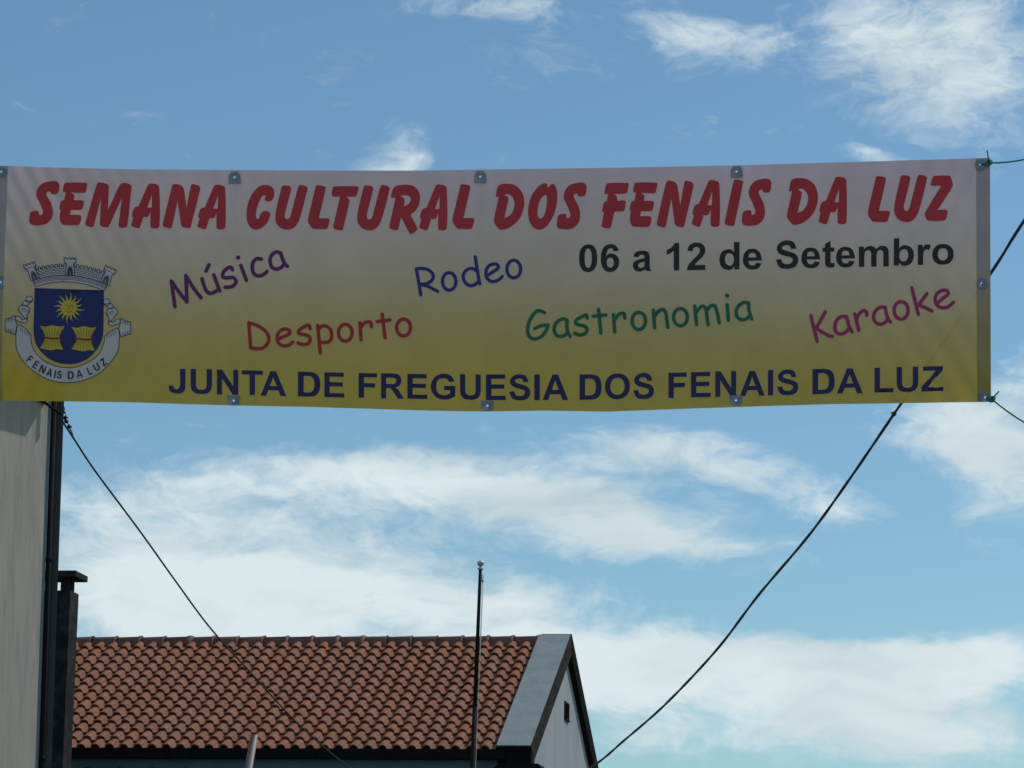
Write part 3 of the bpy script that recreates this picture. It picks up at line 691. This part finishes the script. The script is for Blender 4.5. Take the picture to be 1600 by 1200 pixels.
RIB = (('F', 215, 838, 40, 30), ('E', 258, 877, 33, 32), ('N', 307, 908, 25, 42), ('A', 358, 932, 16, 42), ('I', 397, 944, 10, 10), ('S', 428, 948, 6, 34), ('D', 510, 952, -2, 44), ('A', 572, 942, -10, 44), ('L', 647, 920, -22, 30), ('U', 697, 893, -30, 40), ('Z', 747, 857, -38, 36))
for chars in (RIB[:6], RIB[6:8], RIB[8:]):
    fl = Flat(.0055)
    for ch, cx, cy, ang, w in chars:
        o = fitted(BOLD[ch], (-w / 2, w / 2, -28, 28), True)
        a = radians(ang)
        o.cs = [[cz(cx + p.x * cos(a) - p.y * sin(a), cy + p.x * sin(a) + p.y * cos(a)) for p in c] for c in o.cs]
        fl.glyph([o], grid=0)
    fl.build('ribbon_word', M_ink, crest)
# mural crown
def arc_pt(u, h):        # u -1..1 along the crown, h above its base line (towards the top)
    a = u * .40; R = 640
    return (505 + (R + h) * sin(a) * 1.02 + 8 * u * 0, 905 - (R + h) * cos(a) + 16 * u)
def crown_poly(pts): return Outline([[cz(*arc_pt(u, h)) for u, h in pts]])
def dens(pts, n=8):
    out = []
    for (a, b), (c, d) in zip(pts, pts[1:] + pts[:1]):
        out += [(a + (c - a) * i / n, b + (d - b) * i / n) for i in range(n)]
    return out
fl = Flat(.003); fk = Flat(.0042)
def crown(pts, r=2.6):
    p = dens(pts)
    o = crown_poly(p); fl.glyph([o]); q = o.cs[0] + [o.cs[0][0]]
    fk.glyph([Stroke(q, r * CS)], grid=0)
wallp = [(-.86, 32), (-.86, 100)]
n = 17
for i in range(n):
    u0_, u1_ = -.86 + 1.72 * i / n, -.86 + 1.72 * (i + .55) / n
    wallp += [(u0_, 100), (u0_, 114), (u1_, 114), (u1_, 100)]
wallp += [(.86, 100), (.86, 32)]
crown(wallp)
crown([(-1, -14), (-1, 34), (1, 34), (1, -14)])
for h in (2, 12, 22): fk.glyph([Stroke([cz(*arc_pt(-1 + 2 * i / 24, h)) for i in range(25)], 1.8 * CS)], grid=0)
for k in range(5):
    h = 46 + k * 12
    fk.glyph([Stroke([cz(*arc_pt(-.84 + 1.68 * i / 24, h)) for i in range(25)], 1.6 * CS)], grid=0)
    for i in range(16):
        u = -.82 + 1.64 * (i + (k % 2) * .5) / 16
        fk.glyph([Stroke([cz(*arc_pt(u, h)), cz(*arc_pt(u, h + 12))], 1.5 * CS)], grid=0)
fl.build('mural_crown', M_silver, crest); fk.build('mural_crown_outline', M_ink, crest)
for uc in (-.93, 0, .93):
    fl = Flat(.0054); fk = Flat(.0066)
    hw = .115
    crown([(uc - hw * 1.05, 34), (uc - hw * .72, 118), (uc - hw * 1.15, 124), (uc - hw * 1.15, 160), (uc - hw * .75, 160), (uc - hw * .75, 150), (uc - hw * .4, 150), (uc - hw * .4, 160), (uc - hw * .05, 160), (uc - hw * .05, 150), (uc + hw * .3, 150), (uc + hw * .3, 160), (uc + hw * .65, 160), (uc + hw * .65, 150), (uc + hw * .85, 150), (uc + hw * .85, 160), (uc + hw * 1.15, 160), (uc + hw * 1.15, 124), (uc + hw * .72, 118), (uc + hw * 1.05, 34)])
    for j in range(4):
        w = hw * (.62 - .16 * j)
        fk.glyph([Stroke([cz(*arc_pt(uc + w * cos(a) , 36 + (62 - 6 * j) * max(sin(a), 0))) for a in [pi * i / 12 for i in range(13)]], 1.8 * CS)], grid=0)
    fk.glyph([Stroke([cz(*arc_pt(uc - hw * 1.1, 130)), cz(*arc_pt(uc + hw * 1.1, 130))], 1.8 * CS)], grid=0)
    fl.build('crown_tower', M_silver, crest); fk.build('crown_tower_outline', M_ink, crest)

# ---- hems, reinforcement tabs with eyelets
def strip(name, xa, xb, m, off):
    vs, fs = [], []; nx, ny = 6, 94
    for j in range(ny + 1):
        v = j / ny
        for i in range(nx + 1):
            a, b = xa(v), xb(v); px = a + (b - a) * i / nx
            t, bt = interp(TOP, px) + .4, interp(BOT, px) - .4
            vs.append(bp(px, t + (bt - t) * v, off) - bc)
    for j in range(ny):
        for i in range(nx):
            c = sum((vs[k] for k in (j * (nx + 1) + i, (j + 1) * (nx + 1) + i + 1)), Vector()) / 2 + bc
            if any((c - bp(hx, hy, off)).length < .0125 for hx, hy in ENDTABS): continue
            k = j * (nx + 1) + i; fs.append((k, k + 1, k + nx + 2, k + nx + 1))
    me = bpy.data.meshes.new(name); me.from_pydata(vs, [], fs); me.update()
    me.polygons.foreach_set('use_smooth', [True] * len(fs)); me.materials.append(m)
    o = bpy.data.objects.new(name, me); COL.objects.link(o); o.parent = banner
strip('side_hem', lambda v: -9.6, lambda v: 12.5 - 9 * min(v * 1.6, 1), M_hem, .0016)
strip('side_hem', lambda v: 1525 + 2 * v, lambda v: 1546.4 + 1.4 * v, M_hem, .0016)
M_tab_dark = cloth('reinforcement_patch', (.25, .275, .30), transl=.15, clear=.02)
M_tab_pale = cloth('pale_reinforcement_patch', (.24, .29, .40), transl=.35, clear=.02)
M_brass = mat('eyelet_metal', (.28, .29, .3), .35, .1, 30, metal=.9)
def eyelet_tab(cx, cy, shape, m, lbl=None):
    fl = Flat(.0075)
    hole = [Vector((cx + 1.9 * cos(2 * pi * i / 16), cy + 1.9 * sin(2 * pi * i / 16))) for i in range(16)]
    fl.glyph([Outline([[Vector((cx + a, cy + b)) for a, b in shape], hole])], grid=0)
    t = fl.build('eyelet_tab', m, banner)
    if lbl: t['label'] = lbl
    mb = MB()
    c = bp(cx, cy, .0095)
    s = BY / FPX * 1.02
    pts = [c + X * (2.5 * s * cos(2 * pi * i / 18)) + Z * (2.5 * s * sin(2 * pi * i / 18)) for i in range(18)]
    vs, fs = [], []
    for i, p in enumerate(pts):
        rd = (p - c).normalized()
        for j in range(6): 
            a = 2 * pi * j / 6
            vs.append(p + rd * (.0017 * cos(a)) + Y * (.0014 * sin(a)))
    fs = [(i * 6 + j, i * 6 + (j + 1) % 6, ((i + 1) % 18) * 6 + (j + 1) % 6, ((i + 1) % 18) * 6 + j) for i in range(18) for j in range(6)]
    mb.add(vs, fs); mb.build('eyelet', M_brass, t, smooth=True)
house = [(-9.5, 10), (9.5, 10), (9.5, -1), (8, -5), (5, -9.2), (-5, -9.2), (-8, -5), (-9.5, -1)]
for cx, cy in TABS[:3]: eyelet_tab(cx, cy, house, M_tab_dark, 'dark grey house-shaped eyelet patch on the top edge')
cup = [(-10.3, -8), (10.3, -8), (10, -1), (8, 5), (4.5, 7.6), (-4.5, 7.6), (-8, 5), (-10, -1)]
for cx, cy in TABS[3:]: eyelet_tab(cx, cy, cup, M_tab_pale, 'pale blue-grey rounded eyelet patch on the bottom edge')
disc = [(8.5 * cos(2 * pi * i / 20), 9 * sin(2 * pi * i / 20)) for i in range(20)]
for i, (cx, cy) in enumerate(ENDTABS):
    sh = [(max(-9, a), b) for a, b in disc]
    if i == 4: sh = [(-10, -7), (6.5, -7), (6.5, 6), (-9, 6)]
    if i == 1: sh = [(-9, -10), (4.5, -10), (4.5, 10), (-9, 10)]
    eyelet_tab(cx, cy, sh, M_tab_pale if i in (1, 3, 4) else M_tab_dark)

# ------------------------------------------------------------------ tie ropes at the banner's right corners
M_rope = mat('green_cord', (.012, .17, .12), .8, .2, 60)
def rope(label, knot, far, tail):
    k = bp(knot[0], knot[1], .012)
    root = empty('tie_rope', k, label, 'rope', 'green cords tying the right end of the banner')
    f = Vector(at(far[0], far[1], BY - .08)); d = f - k
    mb = MB(); mb.tube([k + d * t + Z * (-.05 * 4 * (t / 3) * (1 - t / 3) if t < 3 else 0) for t in [i * .25 for i in range(13)]], .0042, 7)
    mb.build('cord', M_rope, root, True)
    mb = MB()
    e = bp(tail[0][0], tail[0][1], .012)
    mb.tube([e, k], .0045, 7)
    for i in range(3):
        c = k + X * (.004 * (i - 1)); mb.tube([c + Vector((.011 * cos(a), .012 * sin(a) - .004, .016 * sin(a + .6))) for a in [2 * pi * j / 12 for j in range(13)]], .0042, 6)
    mb.build('knot', M_rope, root, True)
    mb = MB(); mb.tube([k] + [bp(x, y, .02) for x, y in tail[1:]], .0038, 6); mb.build('loose_end', M_rope, root, True)
rope('green cord knotted at the banner\'s upper right corner, rising to the right', (1545.5, 254.5), (1601, 236), [(1532, 257), (1544, 246), (1542.5, 235)])
rope('green cord knotted at the banner\'s lower right corner, dropping to the right', (1550, 624), (1601, 647), [(1540, 621), (1555, 618), (1561, 611)])

# ------------------------------------------------------------------ house with the tiled roof
TH, RP = radians(9.2), radians(28)
hr = Vector((cos(TH), -sin(TH), 0)); hd = Vector((sin(TH), cos(TH), 0))
hs_ = hd * cos(RP) + Z * sin(RP); hn = (hr.cross(hs_)).normalized()
HE = at(832, 1174, 48.0)                 # outer front corner of the gable, at the eave
def hit(px, py, O, n):
    d = ray(px, py); t = (O - CAM).dot(n) / d.dot(n); return CAM + d * t
apex = hit(895, 1003, HE, hn)
RL = (apex - HE).dot(hs_)                # length of the slope
left = hit(103, 1172, HE, hn)
RW = -(left - HE).dot(hr) + 3.0          # length of the house along the ridge
hw_ = RL * cos(RP)
print('roof', RL, RW, 'eave z', HE.z, 'ridge z', HE.z + RL * sin(RP))
base = Vector((HE.x, HE.y, 0)) - hr * RW / 2 + hd * hw_
houseo = empty('tiled_house', base, 'house with a terracotta tiled roof, grey gable edge and dark chimney', 'house')
M_wall = mat('white_render', (.27, .305, .335), .9, .05, 2.5, dark=(.15, .168, .175), dark_amt=.55, dark_scale=1.2, stretch=(2.5, 2.5, .35), bump=.15)
M_cap = mat('cement_coping', (.185, .238, .262), .9, .08, 4, dark=(.115, .145, .155), dark_amt=.6, dark_scale=2.2, bump=.3)
M_stone = mat('weathered_basalt', (.036, .036, .031), .9, .5, 14, dark=(.075, .072, .06), dark_amt=.8, dark_scale=9, bump=.5, spec=0)
M_shade_stone = mat('shaded_basalt', (.018, .019, .018), .95, .4, 10, spec=0)  # near-black colour stands in for the shade under the rear coping
M_dark = mat('dark_basalt', (.013, .016, .017), .9, .3, 6, dark=(.04, .047, .045), dark_amt=.7, dark_scale=3, bump=.4, spec=.1)
M_gutter = mat('black_gutter', (.010, .011, .012), .8, .2, 5, spec=.03)
M_fascia = mat('blue_fascia', (.055, .125, .165), .6, .08, 3)
M_tile = mat('terracotta', (.215, .088, .052), .75, .16, 9, dark=(.13, .075, .055), dark_amt=.5, dark_scale=5, bump=.15, bump_scale=60, tint=.10, spec=.12)
M_ridge = mat('shaded_ridge_terracotta', (.13, .055, .042), .8, .15, 6, tint=.15)  # darker than the roof tiles: shade on the steep ridge sides put into colour
M_black = mat('void_black', (.006, .006, .007), .9, .1, 3, spec=0)
zE = HE.z
ov = .09                                  # the gable coping overhangs the wall
def H(s, d, z): return HE + hr * s + hd * d + Z * z
# walls: one prism with gable ends
fo = .32
mb = MB()
prof = [(fo, -zE), (fo, -.20 + fo * tan(RP)), (hw_, hw_ * tan(RP) - .20), (2 * hw_ - fo, -.20 + fo * tan(RP)), (2 * hw_ - fo, -zE)]
vs = [H(s, d, z) for s in (-RW + .2, -ov) for d, z in prof]
mb.add(vs, [(0, 1, 2, 3, 4), (9, 8, 7, 6, 5)] + [(i, (i + 1) % 5, 5 + (i + 1) % 5, 5 + i) for i in range(5)])
mb.build('wall', M_wall, houseo)
# tiles
def RP_(s, t, n): return HE + hr * s + hs_ * t + hn * n
TWd, rows = .2235, 14
gauge = (RL - .08) / rows
pf = [(0, 0)] + [(.145 * (.5 - .5 * cos(pi * i / 8)), .074 * sin(pi * i / 8) ** .8) for i in range(1, 8)] + [(.145, 0), (.185, -.004), (TWd + .008, 0)]
mb = MB()
ncol = int((RW - .55) / TWd)
for c in range(ncol):
    for r in range(rows):
        s0 = -.56 - (c + 1) * TWd + random.uniform(-.004, .004); t0 = r * gauge - .05 + random.uniform(-.005, .005)
        ln = gauge + .07; lift = .047 + random.uniform(-.003, .004); sk = random.uniform(-.006, .006)
        A = [RP_(s0 + s, t0, h + lift) for s, h in pf]
        B = [RP_(s0 + (s - .0725) * .93 + .0725 + sk, t0 + ln, h * .9 + .002) for s, h in pf]
        Cc = [RP_(s0 + (s - .0725) * .80 + .0725, t0 + .002, max(h - .024, -.028) + lift) for s, h in pf]
        D = [RP_(s0 + (s - .0725) * .80 + .0725, t0 + .20, max(h - .030, -.034) + lift * .55) for s, h in pf]
        k = len(pf)
        vs = A + B + A + Cc + Cc + D
        fs = []
        for o_ in (0, 2 * k, 4 * k): fs += [(o_ + i, o_ + i + 1, o_ + k + i + 1, o_ + k + i) for i in range(k - 1)]
        mb.add(vs, fs)
# mortar bed under the tiles and the rear slope
tiles = mb.build('roof_tiles', M_tile, houseo, smooth=False)
tiles.data.polygons.foreach_set('use_smooth', [(p.index % (3 * (len(pf) - 1))) < len(pf) - 1 for p in tiles.data.polygons])
mb = MB()
mb.box(HE, hr, hs_, hn, (-RW, -.45), (0.02, RL + .02), (-.12, -.035))
hs2 = -hd * cos(RP) + Z * sin(RP); hn2 = hs2.cross(hr).normalized()
HB = H(0, 2 * hw_, 0)
mb.box(HB, hr, hs2, hn2, (-RW, -.45), (0.0, RL - .06), (-.12, 0.0))
mb.box(HE + hd * hw_ + Z * (RL * sin(RP)), hr, hd, Z, (-RW + .01, -.51), (-.16, .16), (-.30, .03))
mb.build('roof_deck', M_dark, houseo)
mb = MB()
for c in range(int(ncol * 1)):
    s0 = -.56 - (c + 1) * TWd
    mb.tube([HB + hr * (s0 + .07) + hs2 * t + hn2 * .01 for t in (-.05, RL - .05)], .07, 10)
mb.build('rear_roof_tiles', M_tile, houseo, True)
# ridge caps
mb = MB(); L_ = .418
rz = RL * sin(RP)
k = 0; s = -.52
while s > -RW:
    pts, rr = [], []
    for dd, ra in ((0, .252), (-.012, .266), (-.036, .266), (-.046, .252), (-L_ - .02, .240)):
        pts.append(H(s + dd, hw_, rz - .15 + random.uniform(-.002, .002))); rr.append(ra)
    mb.tube(pts, rr, 16); s -= L_
mb.build('ridge_tiles', M_ridge, houseo, True)
# gable copings (front and rear slope)
n0, n1 = -.18, .125
mb = MB(); mb.box(HE, hr, hs_, hn, (-.53, -.012), (-.06, RL + .02), (n0 + .06, n1)); mb.build('gable_coping', M_cap, houseo)
mb = MB(); mb.box(HE, hr, hs_, hn, (-.012, .0), (-.05, RL + .04), (n0 - .02, n1 - .003)); 
mb.build('coping_edge', M_stone, houseo)
mb = MB(); mb.box(HB, hr, hs2, hn2, (-.50, .0), (-.06, RL + .05), (n0, n1)); mb.build('gable_coping', M_shade_stone, houseo)
# vent slot
vc = hit(885, 1112, H(-ov, 0, 0), hr)
mb = MB(); mb.box(vc, hd, Z, hr, (-.22, .22), (-.12, .12), (-.05, .012)); vent = mb.build('gable_vent', M_black, houseo)
mb = MB()
mb.box(vc, hd, Z, hr, (-.27, -.222), (-.15, .15), (-.02, .013)); mb.box(vc, hd, Z, hr, (.222, .27), (-.15, .15), (-.02, .013)); mb.box(vc, hd, Z, hr, (-.222, .222), (.122, .15), (-.02, .013)); mb.box(vc, hd, Z, hr, (-.222, .222), (-.15, -.122), (-.02, .03))
mb.build('vent_frame', M_gutter, vent)
# gutter, fascia and eave trim
mb = MB()
mb.box(HE, hr, hd, Z, (-RW, -.40), (-.14, .0), (-.135, .022))
mb.box(HE, hr, hd, Z, (-.40, .0), (-.10, .25), (-.22, -.035))
mb.box(HE, hr, hs_, hn, (-.535, -.002), (-.085, -.0605), (n0 + .02, n1 - .012))  # dark sheet added to cover the sky-lit front end of the coping
gut = mb.build('gutter', M_gutter, houseo, bevel=.012)
for q in [i * .9 + .62 for i in range(int(RW / .9))]:
    mb = MB(); mb.box(HE, hr, hd, Z, (-q - .025, -q + .025), (-.15, -.142), (-.14, .0)); mb.build('gutter_clip', M_gutter, gut)
mb = MB(); mb.box(HE, hr, hd, Z, (-5.55, -5.22), (-.165, -.141), (-.15, .012)); mb.build('gutter_joint', M_gutter, gut)
mb = MB(); mb.box(HE, hr, hd, Z, (-RW, -.52), (.02, .28), (-.30, -.11)); mb.build('fascia', M_fascia, houseo)
mb = MB(); mb.box(HE, hr, hd, Z, (-RW, -.55), (-.01, .26), (-.42, -.302)); trim = mb.build('eave_moulding', M_gutter, houseo)
for q in [.75 + i * .51 for i in range(int(RW / .51))]:
    mb = MB(); mb.box(HE, hr, hd, Z, (-q - .03, -q + .03), (-.04, .015), (-.33, -.275)); mb.build('moulding_clip', M_gutter, trim)
# dark corner canopy below the eave
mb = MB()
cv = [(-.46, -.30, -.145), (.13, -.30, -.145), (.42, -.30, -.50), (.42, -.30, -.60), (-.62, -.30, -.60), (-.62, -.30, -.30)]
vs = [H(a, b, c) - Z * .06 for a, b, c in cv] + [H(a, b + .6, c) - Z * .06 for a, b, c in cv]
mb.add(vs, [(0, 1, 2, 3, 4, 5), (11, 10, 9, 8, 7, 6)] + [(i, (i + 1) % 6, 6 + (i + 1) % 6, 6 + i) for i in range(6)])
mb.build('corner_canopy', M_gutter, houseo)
# chimney on the front wall
CY = 47.4
c0 = at(99, 1168, CY); c1 = at(105, 922, CY)
cd = .44
CH = Vector((c0.x, c0.y, 0)); ztop = c1.z
mb = MB(); mb.box(CH, hr, hd, Z, (-1.15, 0), (0, cd), (0, ztop)); chim = mb.build('chimney', M_dark, houseo, bevel=.012)
for a, b in ((-.16, .06), (-.16, .27), (-1.05, .06), (-1.05, .27)):
    mb = MB(); mb.box(CH, hr, hd, Z, (a, a + .10), (b - .05, b + .12), (ztop - .01, ztop + .20)); mb.build('chimney_leg', M_dark, chim)
mb = MB(); mb.box(CH, hr, hd, Z, (-1.25, .10), (-.10, cd + .10), (ztop + .19, ztop + .285)); mb.build('chimney_cap', M_dark, chim, bevel=.015)

# ------------------------------------------------------------------ pale building at the left
BD = 32.0
WN = radians(62)
wn = Vector((sin(WN), -cos(WN), 0)); wl = Vector((-cos(WN), -sin(WN), 0))     # normal of the street wall, and leftwards along it
def hitv(px, py, O, n): return hit(px, py, O, n)
W0 = at(58, 1200, BD); W0t = at(78, 640, BD)
eaveZ = at(60, 603, BD).z
Wb = Vector((W0.x, W0.y, 0))
lean = (W0t.x - W0.x) / (W0t.z - W0.z)
Wb.x -= lean * W0.z
up = Vector((lean, 0, 1))
bld = empty('corner_building', Wb, 'pale grey rendered house end with dark downpipe at the left edge of the street', 'building')
M_plaster = mat('grey_plaster', (.335, .320, .278), .9, .07, 4, dark=(.21, .215, .205), dark_amt=.75, dark_scale=2.4, stretch=(3.4, 3.4, .45), bump=.08)
M_strip = mat('blue_grey_trim', (.045, .056, .062), .7, .12, 4)
M_pipe = mat('black_downpipe', (.009, .010, .011), .85, .15, 5, spec=.1)
mb = MB(); mb.box(Wb, wl, -wn, up, (0.035, 7), (0, 6), (0, eaveZ)); mb.build('wall', M_plaster, bld)
mb = MB(); mb.box(Wb, wl, -wn, up, (-.035, .034), (.012, 5.9), (0, eaveZ)); mb.build('wall_edge', mat('teal_edge_paint', (.16, .215, .21), .8, .06, 3), bld)
mb = MB(); pc = Wb + X * .034 + Y * .06
mb.tube([pc, pc + up * (eaveZ - .02)], .031, 12); dp = mb.build('downpipe', M_pipe, bld, True)
for z in (2.2, 4.2, 6.2):
    mb = MB(); mb.tube([pc + up * z, pc + up * (z + .05)], .036, 12); mb.build('pipe_bracket', M_pipe, dp, True)
mb = MB(); mb.box(Wb + X * .024 + Y * .10, X, (Y - X * .145).normalized(), up, (0.0, .104), (0, .5), (0, eaveZ - .03)); mb.build('corner_trim', M_strip, bld)
# roof with an eave that shades the top of the wall
OVH = .21
mb = MB(); mb.box(Wb, wl, -wn, up, (-.06, 7.2), (-OVH, 6.2), (eaveZ + .001, eaveZ + .16)); mb.build('eave_slab', M_plaster, bld)
mb = MB()
e0 = Wb + up * (eaveZ + .161)
pr = [(-OVH, 0), (3, .8), (6.2, 0)]
vs = [e0 + wl * s - wn * d + Z * z for s in (-.05, 7.1) for d, z in pr]
mb.add(vs, [(0, 1, 2), (5, 4, 3), (0, 3, 4, 1), (1, 4, 5, 2), (2, 5, 3, 0)]); mb.build('roof', M_tile, bld)
mb = MB(); mb.tube([Wb + up * (eaveZ - .06) + wl * .9 + wn * .03, Wb + up * (eaveZ - .20) + wl * .12 + wn * .03, Wb + up * (eaveZ - .29) + X * .10 + wn * .02], .016, 8); mb.build('wall_conduit', M_pipe, bld, True)

# ------------------------------------------------------------------ flagpole
FD = 45.0
ft = at(750.6, 889, FD); fb = at(738.2, 1200, FD)
fdir = (fb - ft).normalized()
fbase = ft + fdir * (ft.z / -fdir.z); fup = -fdir
pole = empty('flagpole', fbase, 'slim dark flagpole with a pale ball finial in front of the tiled roof', 'flagpole')
M_pole = mat('dark_painted_steel', (.010, .015, .017), .7, .2, 8, spec=.03)
M_alu = mat('pale_metal', (.34, .38, .42), .4, .1, 20, metal=.3)
Lf = (ft - fbase).length
joint = (at(743.5, 1100, FD) - fbase).length
mb = MB(); mb.tube([fbase, fbase + fup * joint], [.046, .034], 14)
mb.tube([fbase + fup * joint, fbase + fup * Lf], [.030, .023], 14); mb.build('pole', M_pole, pole, True)
mb = MB(); mb.lathe(fbase + fup * Lf, fup, [(-.012, .024), (-.01, .040), (.012, .042), (.02, .018), (.035, .016), (.045, .030), (.06, .043), (.08, .050), (.095, .048), (.108, .038), (.118, .018), (.12, .002)], 16); mb.build('finial', M_alu, pole, True)
side = (X * .9 - Y * .3).normalized()
mb = MB()
for q, rr in ((.10, .016), (.135, .014)):
    c = fbase + fup * (Lf - q) + side * .040
    mb.tube([c + side * (rr * cos(a)) + fup * (rr * sin(a)) for a in [2 * pi * i / 14 for i in range(15)]], .0045, 6)
c = fbase + fup * (Lf - .17) + side * .040
mb.lathe(c - Y * .01, Y, [(0, .004), (.002, .020), (.02, .020), (.022, .004)], 12)
mb.build('halyard_pulley', M_alu, pole, True)
mb = MB()
for o_, lo in ((.040, 1.2), (.050, 1.3)):
    mb.tube([fbase + fup * (Lf - .17) + side * o_, fbase + fup * joint + side * (o_ * .4 + .026), fbase + fup * lo + side * .055], .0042, 6)
mb.build('halyard', mat('pale_cord', (.55, .52, .42), .8, .1, 30), pole, True)
mb = MB(); mb.lathe(fbase + fup * (joint - .03), fup, [(0, .034), (.002, .038), (.05, .038), (.052, .033)], 14); mb.build('joint_collar', M_pole, pole, True)
mb = MB(); mb.lathe(fbase + fup * (joint + .0) + side * .035 - Y * .005, -Y, [(0, .008), (.02, .010), (.024, .004)], 8); mb.build('cleat', M_alu, pole, True)

# ------------------------------------------------------------------ bare pipe in front of the eave
PD = 30.0
pt = at(397.3, 1148, PD); pb = at(388.5, 1200, PD); pd_ = (pb - pt).normalized()
pbase = pt + pd_ * (pt.z / -pd_.z)
pipe = empty('metal_pipe', pbase, 'short leaning grey metal pipe with an open top, before the tiled roof', 'pipe')
M_galv = mat('galvanised_steel', (.15, .145, .14), .55, .18, 7, dark=(.15, .09, .06), dark_amt=.5, dark_scale=4, stretch=(3, 3, .6), metal=.0)
n = 16; ax = -pd_; a1 = ax.cross(Y).normalized(); a2 = ax.cross(a1)
Lp = (pt - pbase).length; mb = MB(); vs = []
for h, r in ((0, .036), (Lp, .036), (Lp, .030), (Lp - .5, .030)):
    vs += [pbase + ax * h + (a1 * cos(2 * pi * j / n) + a2 * sin(2 * pi * j / n)) * r for j in range(n)]
mb.add(vs, [(i * n + j, i * n + (j + 1) % n, (i + 1) * n + (j + 1) % n, (i + 1) * n + j) for i in range(3) for j in range(n)])
mb.build('shaft', M_galv, pipe, True)
mb = MB(); mb.lathe(pbase + ax * (Lp - .9), ax, [(0, .036), (.003, .042), (.05, .042), (.053, .036)], n); mb.build('collar', M_galv, pipe, True)

# ------------------------------------------------------------------ cables
M_cable = mat('black_cable', (.028, .036, .040), .5, .2, 12)
M_wire = mat('dark_wire', (.02, .025, .028), .6, .05, 3, spec=.15)
def smooth_path(pts, k=10):
    q = [(p[0], p[1], True) for p in pts]
    out = []
    n_ = len(pts)
    for i in range(n_ - 1):
        p0, p1, p2, p3 = (Vector(pts[max(i - 1, 0)]), Vector(pts[i]), Vector(pts[i + 1]), Vector(pts[min(i + 2, n_ - 1)]))
        for j in range(k):
            t = j / k
            out.append(.5 * ((2 * p1) + (p2 - p0) * t + (2 * p0 - 5 * p1 + 4 * p2 - p3) * t * t + (3 * p1 - p0 - 3 * p2 + p3) * t ** 3))
    out.append(Vector(pts[-1])); return out
thick = [(1950, -190, 21.0), (1780, 72, 22.5), (1600, 345, 24.0), (1546, 430, 24.5), (1407, 632, 26.0), (1330, 745, 27.0), (1265, 835, 28.0), (1185, 930, 29.2), (1120, 1015, 30.3), (1040, 1100, 31.8), (975, 1157, 33.2), (931, 1194, 34.5), (860, 1240, 37), (760, 1290, 42), (690, 1312, 49.0)]
path = smooth_path([at(*p) for p in thick])
cb_ = empty('overhead_cable', path[0], 'thick black overhead cable running behind the banner\'s right end down past the gable', 'cable')
mb = MB()
acc = 0; strand = [[], []]; prev = None
for i, p in enumerate(path):
    if prev is not None: acc += (p - prev).length
    prev = p
# two twisted cores
def resample(path, step):
    out = [path[0]]; 
    for a, b in zip(path, path[1:]):
        L = (b - a).length; m = max(1, int(L / step))
        out += [a + (b - a) * (j / m) for j in range(1, m + 1)]
    return out
rp = resample(path, .05)
for s_ in (0, 1):
    pts = []
    for i, p in enumerate(rp):
        t = (rp[min(i + 1, len(rp) - 1)] - rp[max(i - 1, 0)]).normalized(); a = t.cross(Z).normalized(); b = t.cross(a)
        ph = 2 * pi * i * .05 / .9 + s_ * pi
        pts.append(p + (a * cos(ph) + b * sin(ph)) * .0026)
    mb.tube(pts, .0106, 7)
mb.build('twisted_cores', M_cable, cb_, True)
for px, py, dd in ((1400, 642, 26.08),):
    mb = MB()
    i = min(range(len(path)), key=lambda k_: (path[k_] - at(px, py, dd)).length)
    p = path[i]; t = (path[i + 1] - p).normalized(); mb.tube([p - t * .016, p + t * .016], .0185, 8)
    mb.tube([p, p + Vector((-.028, 0, .016))], .005, 5)
    mb.build('cable_tie', M_cable, cb_)

thin = [(88, 644, 32.2), (115, 685, 32.5), (148, 735, 33.0), (220, 832, 34.0), (275, 909, 35.3), (330, 983, 36.7), (400, 1060, 38.6), (465, 1130, 40.6), (542, 1197, 43.2), (640, 1268, 48.4)]
path = smooth_path([at(*p) for p in thin])
th_ = empty('service_wire', path[0], 'thin dark wire with strain insulators sloping from the left building across the tiled roof', 'wire')
mb = MB(); mb.tube([at(80, 639, 32.15)] + path, .0105, 7); mb.build('wire', M_wire, th_, True)
q0, q1, q2, q3 = at(93, 631.5, 32.5), at(101, 640, 32.45), at(104, 656, 32.4), at(108.3, 666.5, 32.45)
mb = MB(); mb.tube(smooth_path([q0, at(98.5, 634, 32.45), q1, q2, q3], 6), .005, 6)
for o_ in (-.012, 0.0, .014): mb.tube([q3 + X * o_, at(115.5, 685, 32.52)], .003, 5)
mb.build('stay_wire', M_wire, th_, True)
M_ins = mat('brown_porcelain', (.03, .012, .014), .3, .2, 20)
for c, dr_, prof in ((at(100.2, 643.5, 32.4), (q1 - q2), [(-.018, .004), (-.015, .013), (.0, .010), (.015, .014), (.018, .004)]),
               (at(103.2, 655.5, 32.4), (q1 - q2), [(-.042, .006), (-.036, .020), (-.018, .025), (-.004, .017), (.004, .017), (.018, .026), (.034, .022), (.040, .006)]),
               (at(108, 665.8, 32.45), (q2 - q3), [(-.014, .010), (-.016, .026), (-.004, .026), (.012, .016), (.018, .005)])):
    mb = MB(); mb.lathe(c, dr_.normalized(), prof, 12); mb.build('insulator', M_ins, th_, True)
